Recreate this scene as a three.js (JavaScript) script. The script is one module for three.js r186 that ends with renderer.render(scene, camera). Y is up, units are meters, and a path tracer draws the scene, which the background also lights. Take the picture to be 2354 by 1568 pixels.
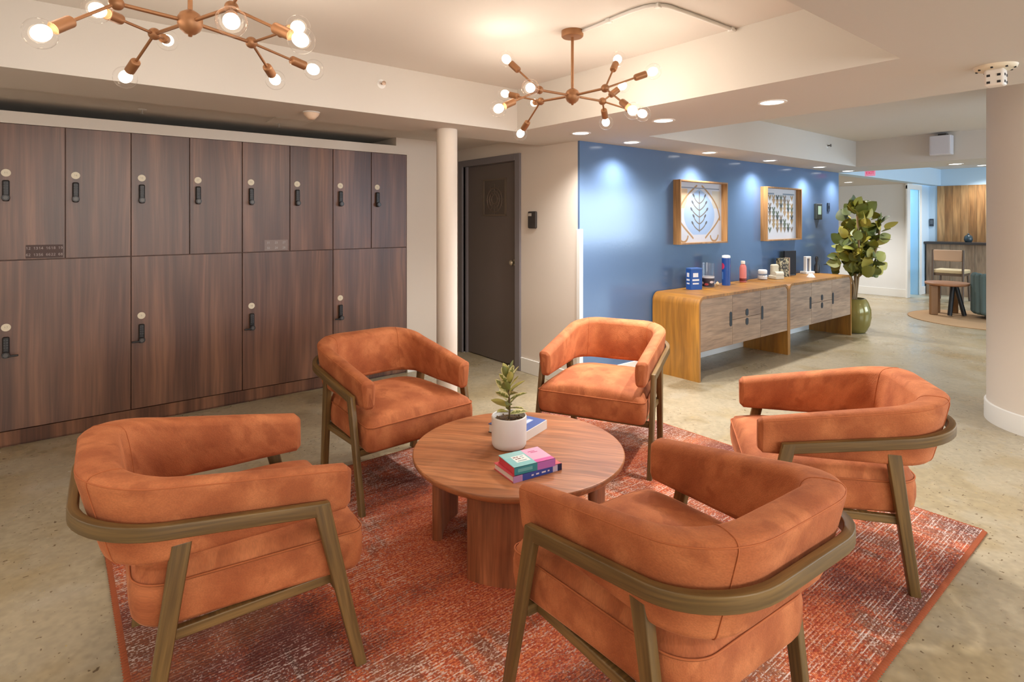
import * as THREE from 'three';
import { RoundedBoxGeometry } from 'three/addons/geometries/RoundedBoxGeometry.js';
import { mergeGeometries } from 'three/addons/utils/BufferGeometryUtils.js';
import { RectAreaLightUniformsLib } from 'three/addons/lights/RectAreaLightUniformsLib.js';

// ---------------------------------------------------------------- camera, exposure, daylight
RectAreaLightUniformsLib.init();
const scene = new THREE.Scene();
const EYE = 1.45, FOCAL = 1308, YAW = 38.81;
const camera = new THREE.PerspectiveCamera(2 * Math.atan(784 / FOCAL) * 180 / Math.PI, 2354 / 1568, 0.05, 60);
camera.position.set(0, EYE, 0);
camera.rotation.set(0, -YAW * Math.PI / 180, 0);
camera.setViewOffset(2354, 1568, 0, 278, 2354, 1568);          // horizon sits at row 506
camera.updateProjectionMatrix();
const renderer = new THREE.WebGLRenderer({ antialias: true });
renderer.toneMapping = THREE.LinearToneMapping;
renderer.toneMappingExposure = 1.22;
renderer.shadowMap.enabled = true;
scene.background = new THREE.Color(0.55, 0.68, 0.85);

const WARM = new THREE.Color(1.0, 0.86, 0.72), WHITE = new THREE.Color(1.0, 0.96, 0.92), COOL = new THREE.Color(0.62, 0.80, 1.0), FILL = new THREE.Color(1.0, 0.97, 0.94);
const BULB_POWER = 0.095, SPOT_POWER = 7.2, WINDOW_POWER = 8.0;
function areaLight(color, intensity, w, h, pos, target) {
  const l = new THREE.RectAreaLight(color, intensity, w, h);
  l.position.set(...pos); l.lookAt(...target); scene.add(l); return l;
}
// daylight at unseen near-wall windows; the last, behind the camera, is added fill
areaLight(COOL, WINDOW_POWER * 0.6, 3.2, 1.35, [6.2, 1.5, 3.36], [6.2, 1.4, 0]);
areaLight(COOL, WINDOW_POWER * 1.3, 3.4, 1.35, [11.2, 1.5, 3.36], [11.2, 1.4, 0]);
areaLight(FILL, WINDOW_POWER * 0.45, 4.2, 1.35, [0.9, 1.5, 3.36], [0.9, 1.3, 0]);

// ---------------------------------------------------------------- helpers
let seed = 7;
const rnd = () => { seed = (seed * 1664525 + 1013904223) >>> 0; return seed / 4294967296; };
const rr = (a, b) => a + (b - a) * rnd();
const V = (x, y, z) => new THREE.Vector3(x, y, z);
const taken = new Map();
function numbered(n) { const k = taken.get(n) || 0; taken.set(n, k + 1); return k ? `${n}_${String(k).padStart(3, '0')}` : n; }
function tag(o, label, category, group, kind) {
  if (label) o.userData.label = label;
  if (category) o.userData.category = category;
  if (group) o.userData.group = group;
  if (kind) o.userData.kind = kind;
  return o;
}
function mesh(name, geo, mat, parent) {
  const g = Array.isArray(geo) ? mergeGeometries(geo.map(q => { const p = q.index ? q.toNonIndexed() : q; for (const k of Object.keys(p.attributes)) if (!['position', 'normal', 'uv'].includes(k)) p.deleteAttribute(k); return p; })) : geo;
  const m = new THREE.Mesh(g, mat); m.castShadow = m.receiveShadow = true;
  m.name = parent ? name : numbered(name);
  (parent || scene).add(m); return m;
}
function thing(name, label, category, pos = [0, 0, 0], turn = 0, group) {
  const o = new THREE.Group(); o.name = numbered(name); o.position.set(...pos); o.rotation.y = turn;
  scene.add(o); return tag(o, label, category, group);
}
function struct(name, geo, mat, parent) { const m = mesh(name, geo, mat, parent); if (!parent) m.userData.kind = 'structure'; return m; }
// uv in metres taken from the face direction
function metric(g, ou = 0, ov = 0, swap = false) {
  const p = g.attributes.position, n = g.attributes.normal, uv = new Float32Array(p.count * 2);
  for (let i = 0; i < p.count; i++) {
    const ax = Math.abs(n.getX(i)), ay = Math.abs(n.getY(i)), az = Math.abs(n.getZ(i));
    let u, v;
    if (ay >= ax && ay >= az) { u = p.getX(i); v = p.getZ(i); } else if (ax >= az) { u = p.getZ(i); v = p.getY(i); } else { u = p.getX(i); v = p.getY(i); }
    if (swap) [u, v] = [v, u];
    uv[2 * i] = u + ou; uv[2 * i + 1] = v + ov;
  }
  g.setAttribute('uv', new THREE.BufferAttribute(uv, 2)); return g;
}
function box(x0, x1, y0, y1, z0, z1, bevel = 0) {
  const w = x1 - x0, h = y1 - y0, d = z1 - z0;
  const g = bevel ? new RoundedBoxGeometry(w, h, d, 2, bevel) : new THREE.BoxGeometry(w, h, d);
  g.translate((x0 + x1) / 2, (y0 + y1) / 2, (z0 + z1) / 2); return metric(g);
}
function cyl(r0, r1, h, pos, seg = 32, dir) {
  const g = new THREE.CylinderGeometry(r1, r0, h, seg);
  if (dir) { g.applyQuaternion(new THREE.Quaternion().setFromUnitVectors(V(0, 1, 0), dir.clone().normalize())); }
  g.translate(...pos); return g;
}
function rod(a, b, r, seg = 12) { const d = b.clone().sub(a), m = a.clone().add(b).multiplyScalar(0.5); return cyl(r, r, d.length(), [m.x, m.y, m.z], seg, d); }
function lathe(pts, seg = 40) { return new THREE.LatheGeometry(pts.map(p => new THREE.Vector2(p[0], p[1])), seg); }
function tube(pts, r, n = 64, closed = false, rs = 6) { return new THREE.TubeGeometry(new THREE.CatmullRomCurve3(pts, closed), n, r, rs, closed); }
// grid of rings -> smooth surface; wrap = ring closes on itself
function skin(rings, wrap, capA, capB, uvScale = 1) {
  const nr = rings.length, nc = rings[0].length, pos = [], uv = [], idx = [];
  const cols = wrap ? nc + 1 : nc;
  let L = 0;
  const lens = rings.map((r, i) => { if (i) L += r[0].distanceTo(rings[i - 1][0]); return L; });
  for (let i = 0; i < nr; i++) {
    let s = 0;
    for (let j = 0; j < cols; j++) {
      const p = rings[i][j % nc]; if (j) s += p.distanceTo(rings[i][(j - 1) % nc]);
      pos.push(p.x, p.y, p.z); uv.push(lens[i] * uvScale, s * uvScale);
    }
  }
  for (let i = 0; i < nr - 1; i++) for (let j = 0; j < cols - 1; j++) {
    const a = i * cols + j, b = a + 1, c = a + cols, d = c + 1; idx.push(a, c, b, b, c, d);
  }
  const cap = (i, flip) => {
    const c = V(0, 0, 0); for (const p of rings[i]) c.add(p); c.multiplyScalar(1 / nc);
    const k = pos.length / 3; pos.push(c.x, c.y, c.z); uv.push(lens[i] * uvScale, 0);
    for (let j = 0; j < cols - 1; j++) { const a = i * cols + j, b = a + 1; flip ? idx.push(k, b, a) : idx.push(k, a, b); }
  };
  if (capA) cap(0, false); if (capB) cap(nr - 1, true);
  const g = new THREE.BufferGeometry();
  g.setAttribute('position', new THREE.Float32BufferAttribute(pos, 3)); g.setAttribute('uv', new THREE.Float32BufferAttribute(uv, 2)); g.setIndex(idx);
  g.computeVertexNormals();
  if (wrap) { const n = g.attributes.normal; for (let i = 0; i < nr; i++) { const a = i * cols, b = a + cols - 1; const v = V(n.getX(a) + n.getX(b), n.getY(a) + n.getY(b), n.getZ(a) + n.getZ(b)).normalize(); n.setXYZ(a, v.x, v.y, v.z); n.setXYZ(b, v.x, v.y, v.z); } }
  return g;
}

// ---------------------------------------------------------------- textures
function hash(x, y, s) { let h = (x * 374761393 + y * 668265263 + s * 1274126177) | 0; h = Math.imul(h ^ (h >>> 13), 1274126177); return ((h ^ (h >>> 16)) >>> 0) / 4294967296; }
function vnoise(x, y, px, py, s) {
  const xi = Math.floor(x), yi = Math.floor(y), fx = x - xi, fy = y - yi, u = fx * fx * (3 - 2 * fx), v = fy * fy * (3 - 2 * fy);
  const m = (a, n) => ((a % n) + n) % n;
  const a = hash(m(xi, px), m(yi, py), s), b = hash(m(xi + 1, px), m(yi, py), s), c = hash(m(xi, px), m(yi + 1, py), s), d = hash(m(xi + 1, px), m(yi + 1, py), s);
  return a + (b - a) * u + (c - a) * v + (a - b - c + d) * u * v;
}
function fbm(x, y, px, py, s, o = 4) { let t = 0, a = 0.5, n = 0; for (let i = 0; i < o; i++) { t += a * vnoise(x, y, px, py, s + i); n += a; x *= 2; y *= 2; px *= 2; py *= 2; a *= 0.5; } return t / n; }
const mix = (a, b, t) => a + (b - a) * t, clamp = (t, a = 0, b = 1) => Math.min(b, Math.max(a, t)), step = (a, b, t) => { t = clamp((t - a) / (b - a)); return t * t * (3 - 2 * t); };
const mix3 = (a, b, t) => [mix(a[0], b[0], t), mix(a[1], b[1], t), mix(a[2], b[2], t)];
function texture(w, h, fn, metresX, metresY, color = true) {
  const d = new Uint8Array(w * h * 4);
  for (let y = 0; y < h; y++) for (let x = 0; x < w; x++) {
    const c = fn(x / w, y / h), i = (y * w + x) * 4;
    if (typeof c === 'number') d[i] = d[i + 1] = d[i + 2] = clamp(c, 0, 255); else { d[i] = clamp(c[0], 0, 255); d[i + 1] = clamp(c[1], 0, 255); d[i + 2] = clamp(c[2], 0, 255); }
    d[i + 3] = 255;
  }
  const t = new THREE.DataTexture(d, w, h); t.magFilter = THREE.LinearFilter; t.minFilter = THREE.LinearMipmapLinearFilter; t.generateMipmaps = true;
  t.wrapS = t.wrapT = THREE.RepeatWrapping; t.repeat.set(1 / metresX, 1 / metresY); if (color) t.colorSpace = THREE.SRGBColorSpace; t.needsUpdate = true; return t;
}
function woodTex(dark, mid, light, w, h, mx, my, across, along, s, figure = 0.35) {
  return texture(w, h, (u, v) => {
    const warp = fbm(u * 4, v * 3, 4, 3, s + 40, 3) - 0.5;
    const q = u + warp * 0.05 * figure * 4;
    const coarse = fbm(q * across * 0.18, v * along, Math.max(1, Math.round(across * 0.18)), along, s, 3);
    const fine = fbm(q * across, v * along * 3, across, along * 3, s + 9, 3);
    const hair = vnoise(q * across * 5, v * along * 8, across * 5, along * 8, s + 20);
    let c = mix3(dark, light, clamp((coarse - 0.3) * 2.1)); c = mix3(c, mid, 0.35);
    const k = 0.78 + 0.34 * fine + 0.10 * (hair - 0.5);
    return [c[0] * k, c[1] * k, c[2] * k];
  }, mx, my);
}
const T = {};
T.locker = woodTex([84, 53, 39], [116, 77, 57], [152, 107, 80], 1024, 1024, 1.2, 2.4, 96, 2, 11, 0.2);
T.table = woodTex([154, 94, 58], [178, 114, 72], [198, 134, 90], 1024, 1024, 1.0, 1.0, 110, 2, 31, 0.45);
T.tableLeg = woodTex([138, 80, 48], [160, 96, 60], [182, 116, 76], 512, 512, 0.5, 1.0, 40, 2, 33, 0.2);
T.frame = woodTex([100, 76, 42], [120, 94, 52], [138, 110, 66], 512, 512, 0.2, 0.9, 30, 2, 51, 0.2);
T.gold = woodTex([146, 96, 32], [170, 116, 42], [190, 136, 58], 512, 1024, 0.8, 1.6, 36, 2, 61, 0.4);
T.greywood = woodTex([142, 114, 90], [160, 130, 104], [176, 148, 120], 512, 512, 0.6, 1.0, 40, 2, 71, 0.3);
T.pine = woodTex([140, 100, 60], [172, 130, 84], [206, 168, 118], 512, 512, 0.5, 1.6, 20, 2, 81, 0.5);
T.floor = texture(2048, 2048, (u, v) => {
  const big = fbm(u * 3, v * 3, 3, 3, 101, 4), med = fbm(u * 16, v * 16, 16, 16, 107, 4), fine = fbm(u * 190, v * 190, 190, 190, 113, 2);
  let c = mix3([150, 137, 111], [172, 159, 134], clamp((big - 0.28) * 2.2));
  c = mix3(c, [152, 131, 92], 0.45 * step(0.45, 0.75, med));
  const k = 0.93 + 0.14 * fine; c = [c[0] * k, c[1] * k, c[2] * k];
  const st = fbm(u * 9 + 3.3, v * 9 + 1.7, 9, 9, 131, 5); c = mix3(c, [104, 88, 58], 0.4 * step(0.66, 0.80, st));
  const pit = vnoise(u * 330, v * 330, 330, 330, 137), dens = fbm(u * 6, v * 6, 6, 6, 139, 3); if (pit > 0.965 - 0.06 * dens) c = mix3(c, [78, 60, 40], 0.7);
  const yl = vnoise(u * 260, v * 260, 260, 260, 143); if (yl > 0.985) c = mix3(c, [196, 160, 60], 0.6);
  const wh = fbm(u * 10, v * 10, 10, 10, 141, 5); c = mix3(c, [184, 176, 160], 0.3 * step(0.70, 0.80, wh));
  return c;
}, 4, 4);
T.floorRough = texture(1024, 1024, (u, v) => 40 + 80 * fbm(u * 9, v * 9, 9, 9, 151, 5), 4, 4, false);
T.plaster = texture(512, 512, (u, v) => 128 + 70 * (fbm(u * 60, v * 60, 60, 60, 161, 3) - 0.5) + 60 * (fbm(u * 6, v * 6, 6, 6, 164, 3) - 0.5), 1, 1, false);
T.velvet = texture(1024, 1024, (u, v) => {
  const a = fbm(u * 6, v * 6, 6, 6, 171, 4), b = fbm(u * 14 + 2 * a, v * 9, 14, 9, 176, 4), f = vnoise(u * 256, v * 256, 256, 256, 179);
  let c = mix3([162, 88, 48], [194, 118, 72], clamp((a - 0.3) * 2.2));
  c = mix3(c, [140, 72, 36], 0.42 * step(0.5, 0.8, b)); const k = 0.95 + 0.1 * f;
  return [c[0] * k, c[1] * k, c[2] * k];
}, 0.55, 0.55);
T.velvetBump = texture(512, 512, (u, v) => 255 * (0.6 * fbm(u * 7, v * 7, 7, 7, 181, 3) + 0.4 * vnoise(u * 200, v * 200, 200, 200, 183)), 0.5, 0.5, false);
const RUGX = 3.2, RUGZ = 2.53;
function rugColor(u, v) {
  const NRW = 600, vv = v + 0.0011 * (fbm(u * 9, v * 9, 9, 9, 189, 2) - 0.5), row = Math.floor(vv * NRW), inRow = vv * NRW - row;
  const patch = fbm(u * 7, v * 6, 7, 6, 191, 5), patch2 = fbm(u * 11 + 5, v * 9 + 3, 11, 9, 197, 4), band = fbm(u * 3 + 1, v * 16, 3, 16, 199, 3);
  const bead = vnoise(u * 620, row * 7.31, 620, 99999, 201), bead2 = vnoise(u * 500 + 9, row * 3.77, 500, 99999, 203), run = vnoise(u * 46, Math.floor(row / 3) * 1.83, 46, 99999, 207), cross = vnoise(u * 130, v * 20, 130, 20, 209);
  let c = mix3([210, 116, 70], [168, 68, 38], step(0.25, 0.75, bead2));
  c = mix3(c, [86, 40, 34], 0.85 * step(0.455, 0.65, patch * 0.58 + band * 0.2 + 0.22 * bead));
  c = mix3(c, [92, 74, 66], 0.45 * step(0.52, 0.70, patch2 * 0.7 + cross * 0.3));
  c = mix3(c, [150, 100, 60], 0.45 * step(0.52, 0.72, fbm(u * 4 + 9, v * 5 + 9, 4, 5, 211, 3)));
  const strand = ((row % 3) + 3) % 3 === 0 ? (0.35 + 0.65 * step(0.35, 0.6, patch2)) * step(0.42, 0.66, run * 0.55 + bead * 0.45) : 0.85 * step(0.64, 0.84, bead * 0.75 + patch2 * 0.35);
  c = mix3(c, [214, 200, 192], 0.8 * strand);
  const k = 0.84 + 0.2 * Math.sin(Math.PI * inRow) + 0.12 * (bead - 0.5);
  return [c[0] * k, c[1] * k, c[2] * k];
}
T.rug = texture(2048, 2048, rugColor, 1, 1);
T.rugBump = texture(2048, 1024, (u, v) => { const row = Math.floor(v * 200); return 255 * (0.5 * Math.sin(Math.PI * (v * 200 - row)) + 0.5 * vnoise(u * 500, v * 480, 500, 480, 201)); }, 1, 1, false);

// ---------------------------------------------------------------- materials
const lin = (r, g, b) => new THREE.Color().setRGB(r / 255, g / 255, b / 255, THREE.SRGBColorSpace);
const std = (c, roughness = 0.6, extra = {}) => new THREE.MeshStandardMaterial({ color: Array.isArray(c) ? lin(...c) : c, roughness, ...extra });
const M = {
  ceiling: std([216, 211, 204], 0.9, { bumpMap: T.plaster, bumpScale: 0.0008 }),
  soffit: std([206, 200, 192], 0.9, { bumpMap: T.plaster, bumpScale: 0.0008 }),  // ceiling paint darkened a little to carry the shade of the undersides
  cream: std([220, 209, 196], 0.75, { bumpMap: T.plaster, bumpScale: 0.0008 }),
  bluewall: std([88, 112, 146], 0.15, { bumpMap: T.plaster, bumpScale: 0.0004 }),
  paleblue: std([190, 212, 228], 0.7), skyroom: std([150, 212, 226], 0.6),  // cool light of the far rooms put into these wall colours
  white: std([232, 230, 224], 0.5), offwhite: std([228, 227, 224], 0.55),
  floor: std(0xffffff, 1.0, { map: T.floor, roughnessMap: T.floorRough }),
  locker: new THREE.MeshPhysicalMaterial({ color: 0xffffff, roughness: 0.38, map: T.locker, ior: 1.65 }), plinth: std(0xffffff, 0.45, { map: T.locker }),
  disc: std([226, 214, 188], 0.45, { metalness: 0.0 }), lock: std([34, 33, 34], 0.38), lockMetal: std([92, 90, 88], 0.4, { metalness: 0.5 }),
  velvet: new THREE.MeshPhysicalMaterial({ color: 0xffffff, map: T.velvet, roughness: 0.85, bumpMap: T.velvetBump, bumpScale: 0.0012, sheen: 1.0, sheenRoughness: 0.35, sheenColor: lin(255, 176, 128) }),
  piping: std([176, 98, 54], 0.85), wood: std(0xffffff, 0.42, { map: T.frame }),
  table: std(0xffffff, 0.36, { map: T.table }), tableLeg: std(0xffffff, 0.5, { map: T.tableLeg }),
  gold: std(0xffffff, 0.4, { map: T.gold }), greywood: std(0xffffff, 0.5, { map: T.greywood }), black: std([22, 22, 24], 0.5),
  brass: std([150, 106, 72], 0.45, { metalness: 0.6 }),
  doorPaint: std([110, 99, 93], 0.4), doorFrame: std([120, 114, 116], 0.4), doorPanel: std([92, 82, 74], 0.5),
  rug: std(0xffffff, 0.95, { map: T.rug, bumpMap: T.rugBump, bumpScale: 0.0025 }), rugEdge: std([146, 72, 36], 0.95),
  spotGlow: std([255, 255, 255], 0.5, { emissive: new THREE.Color(1, 0.97, 0.92), emissiveIntensity: 4 }),
  filament: std([255, 240, 220], 0.5, { emissive: new THREE.Color(1, 0.86, 0.66), emissiveIntensity: 10 }),
  globe: new THREE.MeshPhysicalMaterial({ color: 0xffffff, roughness: 0.02, transmission: 1, thickness: 0, ior: 1.3, emissive: new THREE.Color(1, 0.86, 0.68), emissiveIntensity: 0.55 }),
  glass: new THREE.MeshPhysicalMaterial({ color: 0xffffff, roughness: 0.04, transmission: 1, thickness: 0, ior: 1.45 }),
  pot: std([226, 224, 220], 0.6), soil: std([74, 54, 38], 0.95), stem: std([96, 76, 44], 0.8), trunk: std([152, 126, 92], 0.85),
};

// ---------------------------------------------------------------- structure
const SOFFIT = 2.13, TOP = 2.45, ALC = 2.225, LZ = -4.842;
struct('floor', box(-2.2, 17.2, -0.12, 0, -7.2, 3.8), M.floor);
const wall = (name, ...b) => struct(name, box(...b), M.cream);
wall('wall_left', -2.2, -2, 0, 2.6, -5.8, 3.7);
wall('wall_near', -2, 17, 0, 0.82, 3.4, 3.6); wall('wall_near', -2, 17, 2.2, 2.6, 3.4, 3.6);
for (const [a, b] of [[-2, -1.3], [3.1, 4.6], [7.8, 9.5], [12.9, 17]]) wall('wall_near', a, b, 0.82, 2.2, 3.4, 3.6);
// lockers' wall: niche surround, frieze recess and the pier beside the column
wall('wall_back', -2, -0.332, 0, 2.148, -5.5, LZ);
wall('wall_back', -0.31, 2.612, 2.07, 2.148, -5.5, LZ + 0.002);
wall('wall_back', -2, 2.612, 2.148, ALC, -5.6, -5.5);
wall('wall_back', 2.5, 2.612, 2.148, ALC, -5.5, LZ);
wall('wall_back', -0.31, 2.612, 0, 2.07, -5.6, -5.4);
wall('wall_back', 2.612, 3.0, 0, ALC, -5.6, LZ);
wall('wall_back', 3.0, 3.5, 0, ALC, -5.75, -5.6);
// door wall (faces the lockers), opening for the door
const DX = 3.5;
wall('wall_side', DX, DX + 0.18, 0, ALC, -5.6, -5.2);
wall('wall_side', DX, DX + 0.18, 2.04, ALC, -5.2, -4.285);
wall('wall_side', DX, DX + 0.18, 0, ALC, -4.285, -3.452);
wall('wall_side', DX + 0.18, DX + 0.3, 0, ALC, -5.6, -3.6);
struct('wall_right', box(DX + 0.001, 8.785, 0, SOFFIT, -3.6, -3.43), M.bluewall);
// passage beyond the blue wall and the far bar
wall('wall_passage', 8.5, 8.784, 0, SOFFIT, -6.2, -3.6);
wall('wall_passage', 8.5, 12.6, 0, SOFFIT, -6.35, -6.2);
struct('wall_passage', box(12.4, 12.5, 0, SOFFIT, -6.2, -3.65), M.offwhite);
struct('wall_far', box(8.785, 13.65, SOFFIT, TOP, -3.62, -3.45), M.paleblue);
struct('wall_far', box(13.04, 13.65, 0, SOFFIT, -3.8, -3.65), M.paleblue);
struct('wall_far', box(12.5, 13.04, 2.05, SOFFIT, -3.8, -3.65), M.paleblue);
struct('wall_far', box(13.65, 13.85, 0, TOP, -5.2, 3.4), M.paleblue);
struct('wall_far', box(12.5, 12.56, 0, 2.3, -5.2, -3.8), M.skyroom);
struct('wall_far', box(12.5, 13.65, 0, 2.3, -5.3, -5.2), M.skyroom);
// ceilings: high slab, dropped soffits, alcove and passage
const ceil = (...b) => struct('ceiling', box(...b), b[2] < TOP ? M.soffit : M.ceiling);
ceil(-2.2, 17.2, TOP, 2.6, -7.2, 3.7);
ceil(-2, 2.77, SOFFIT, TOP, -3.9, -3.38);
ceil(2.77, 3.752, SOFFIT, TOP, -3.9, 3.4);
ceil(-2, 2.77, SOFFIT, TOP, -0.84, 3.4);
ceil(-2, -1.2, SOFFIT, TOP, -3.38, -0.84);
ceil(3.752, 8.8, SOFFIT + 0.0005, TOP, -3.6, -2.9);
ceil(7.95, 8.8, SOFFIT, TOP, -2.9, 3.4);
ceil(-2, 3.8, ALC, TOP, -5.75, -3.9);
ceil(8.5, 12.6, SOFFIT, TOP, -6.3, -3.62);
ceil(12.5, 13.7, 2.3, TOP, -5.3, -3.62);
// baseboards and corner guard
const bb = (name, ...b) => struct(name, box(...b, 0.004), M.white);
bb('baseboard_side', DX - 0.014, DX, 0, 0.135, -4.205, -3.416);
bb('baseboard_right', DX + 0.002, 8.785, 0, 0.135, -3.43, -3.416);
bb('baseboard_passage', 12.386, 12.4, 0, 0.15, -6.2, -3.65);
bb('baseboard_back', 2.612, 3.0, 0, 0.135, LZ, LZ + 0.014);
bb('baseboard_far', 13.1, 13.65, 0, 0.15, -3.65, -3.636);
struct('trim_1', box(DX - 0.008, DX + 0.035, 0.135, 1.372, -3.46, -3.421, 0.003), M.white);
struct('trim_2', [box(12.34, 12.5, 0, 2.1, -3.66, -3.63, 0.004), box(13.04, 13.16, 0, 2.1, -3.66, -3.63, 0.004), box(12.34, 13.16, 2.03, 2.13, -3.662, -3.628, 0.004)], M.white);

// unseen windows in the near wall: frame, mullion, glowing blind; third added as fill
const fillBlind = std([226, 230, 236], 0.8, { emissive: FILL, emissiveIntensity: 2.2 });
const blind = std([210, 224, 240], 0.8, { emissive: COOL, emissiveIntensity: 2.2 });
[[4.6, 7.8], [9.5, 12.9], [-1.3, 3.1]].forEach(([a, b], i) => {
  const w = new THREE.Group(); w.name = `window_${i + 1}`; w.userData.kind = 'structure'; scene.add(w);
  mesh('window_blind', box(a + 0.05, b - 0.05, 0.87, 2.15, 3.47, 3.48), i === 2 ? fillBlind : blind, w);
  mesh('window_frame', [box(a, b, 0.82, 0.87, 3.38, 3.5), box(a, b, 2.15, 2.2, 3.38, 3.5), box(a, a + 0.05, 0.87, 2.15, 3.38, 3.5), box(b - 0.05, b, 0.87, 2.15, 3.38, 3.5), box((a + b) / 2 - 0.025, (a + b) / 2 + 0.025, 0.87, 2.15, 3.4, 3.5)], M.white, w);
});

// door
{
  const d = new THREE.Group(); d.name = 'door_1'; d.userData.kind = 'structure'; d.userData.label = 'dark grey metal door with small square relief window'; scene.add(d);
  mesh('door_frame', [box(DX - 0.022, DX + 0.1, 0, 2.095, -5.274, -5.2, 0.004), box(DX - 0.022, DX + 0.1, 0, 2.095, -4.285, -4.211, 0.004), box(DX - 0.022, DX + 0.1, 2.03, 2.096, -5.2, -4.285, 0.004),
    box(DX + 0.02, DX + 0.1, 0, 2.03, -5.2, -5.178), box(DX + 0.02, DX + 0.1, 0, 2.03, -4.307, -4.285)], M.doorFrame, d);
  const leaf = mesh('door_leaf', box(DX + 0.05, DX + 0.1, 0.008, 2.028, -5.178, -4.307), M.doorPaint, d);
  const zc = -4.69, yc = 1.685, s = 0.18;
  mesh('window_panel', [box(DX + 0.04, DX + 0.052, yc - s, yc + s, zc - s, zc + s)], M.doorPanel, leaf);
  mesh('window_trim', [box(DX + 0.032, DX + 0.052, yc - s - 0.012, yc - s + 0.004, zc - s - 0.012, zc + s + 0.012), box(DX + 0.032, DX + 0.052, yc + s - 0.004, yc + s + 0.012, zc - s - 0.012, zc + s + 0.012), box(DX + 0.032, DX + 0.052, yc - s, yc + s, zc - s - 0.012, zc - s + 0.004), box(DX + 0.032, DX + 0.052, yc - s, yc + s, zc + s - 0.004, zc + s + 0.012)], std([112, 98, 84], 0.4), leaf);
  const rings = [0.05, 0.085, 0.125].map((r, i) => new THREE.TorusGeometry(r, 0.007, 8, 40).rotateY(Math.PI / 2).translate(DX + 0.04, yc - 0.02 - i * 0.004, zc));
  for (let k = 0; k < 12; k++) { const a = k / 12 * Math.PI * 2; rings.push(rod(V(DX + 0.04, yc - 0.02 + 0.05 * Math.sin(a), zc + 0.05 * Math.cos(a)), V(DX + 0.04, yc - 0.02 + 0.16 * Math.sin(a), zc + 0.16 * Math.cos(a)), 0.004, 6)); }
  mesh('relief_rosette', rings, std([104, 88, 76], 0.5), leaf);
  const k = mesh('knob', lathe([[0, 0.062], [0.02, 0.06], [0.028, 0.045], [0.024, 0.03], [0.012, 0.022], [0.012, 0.006], [0.03, 0.004], [0.03, 0]], 24).rotateZ(Math.PI / 2).translate(DX + 0.05, 1.03, -4.37), std([196, 184, 160], 0.3, { metalness: 0.8 }), leaf);
}

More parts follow.
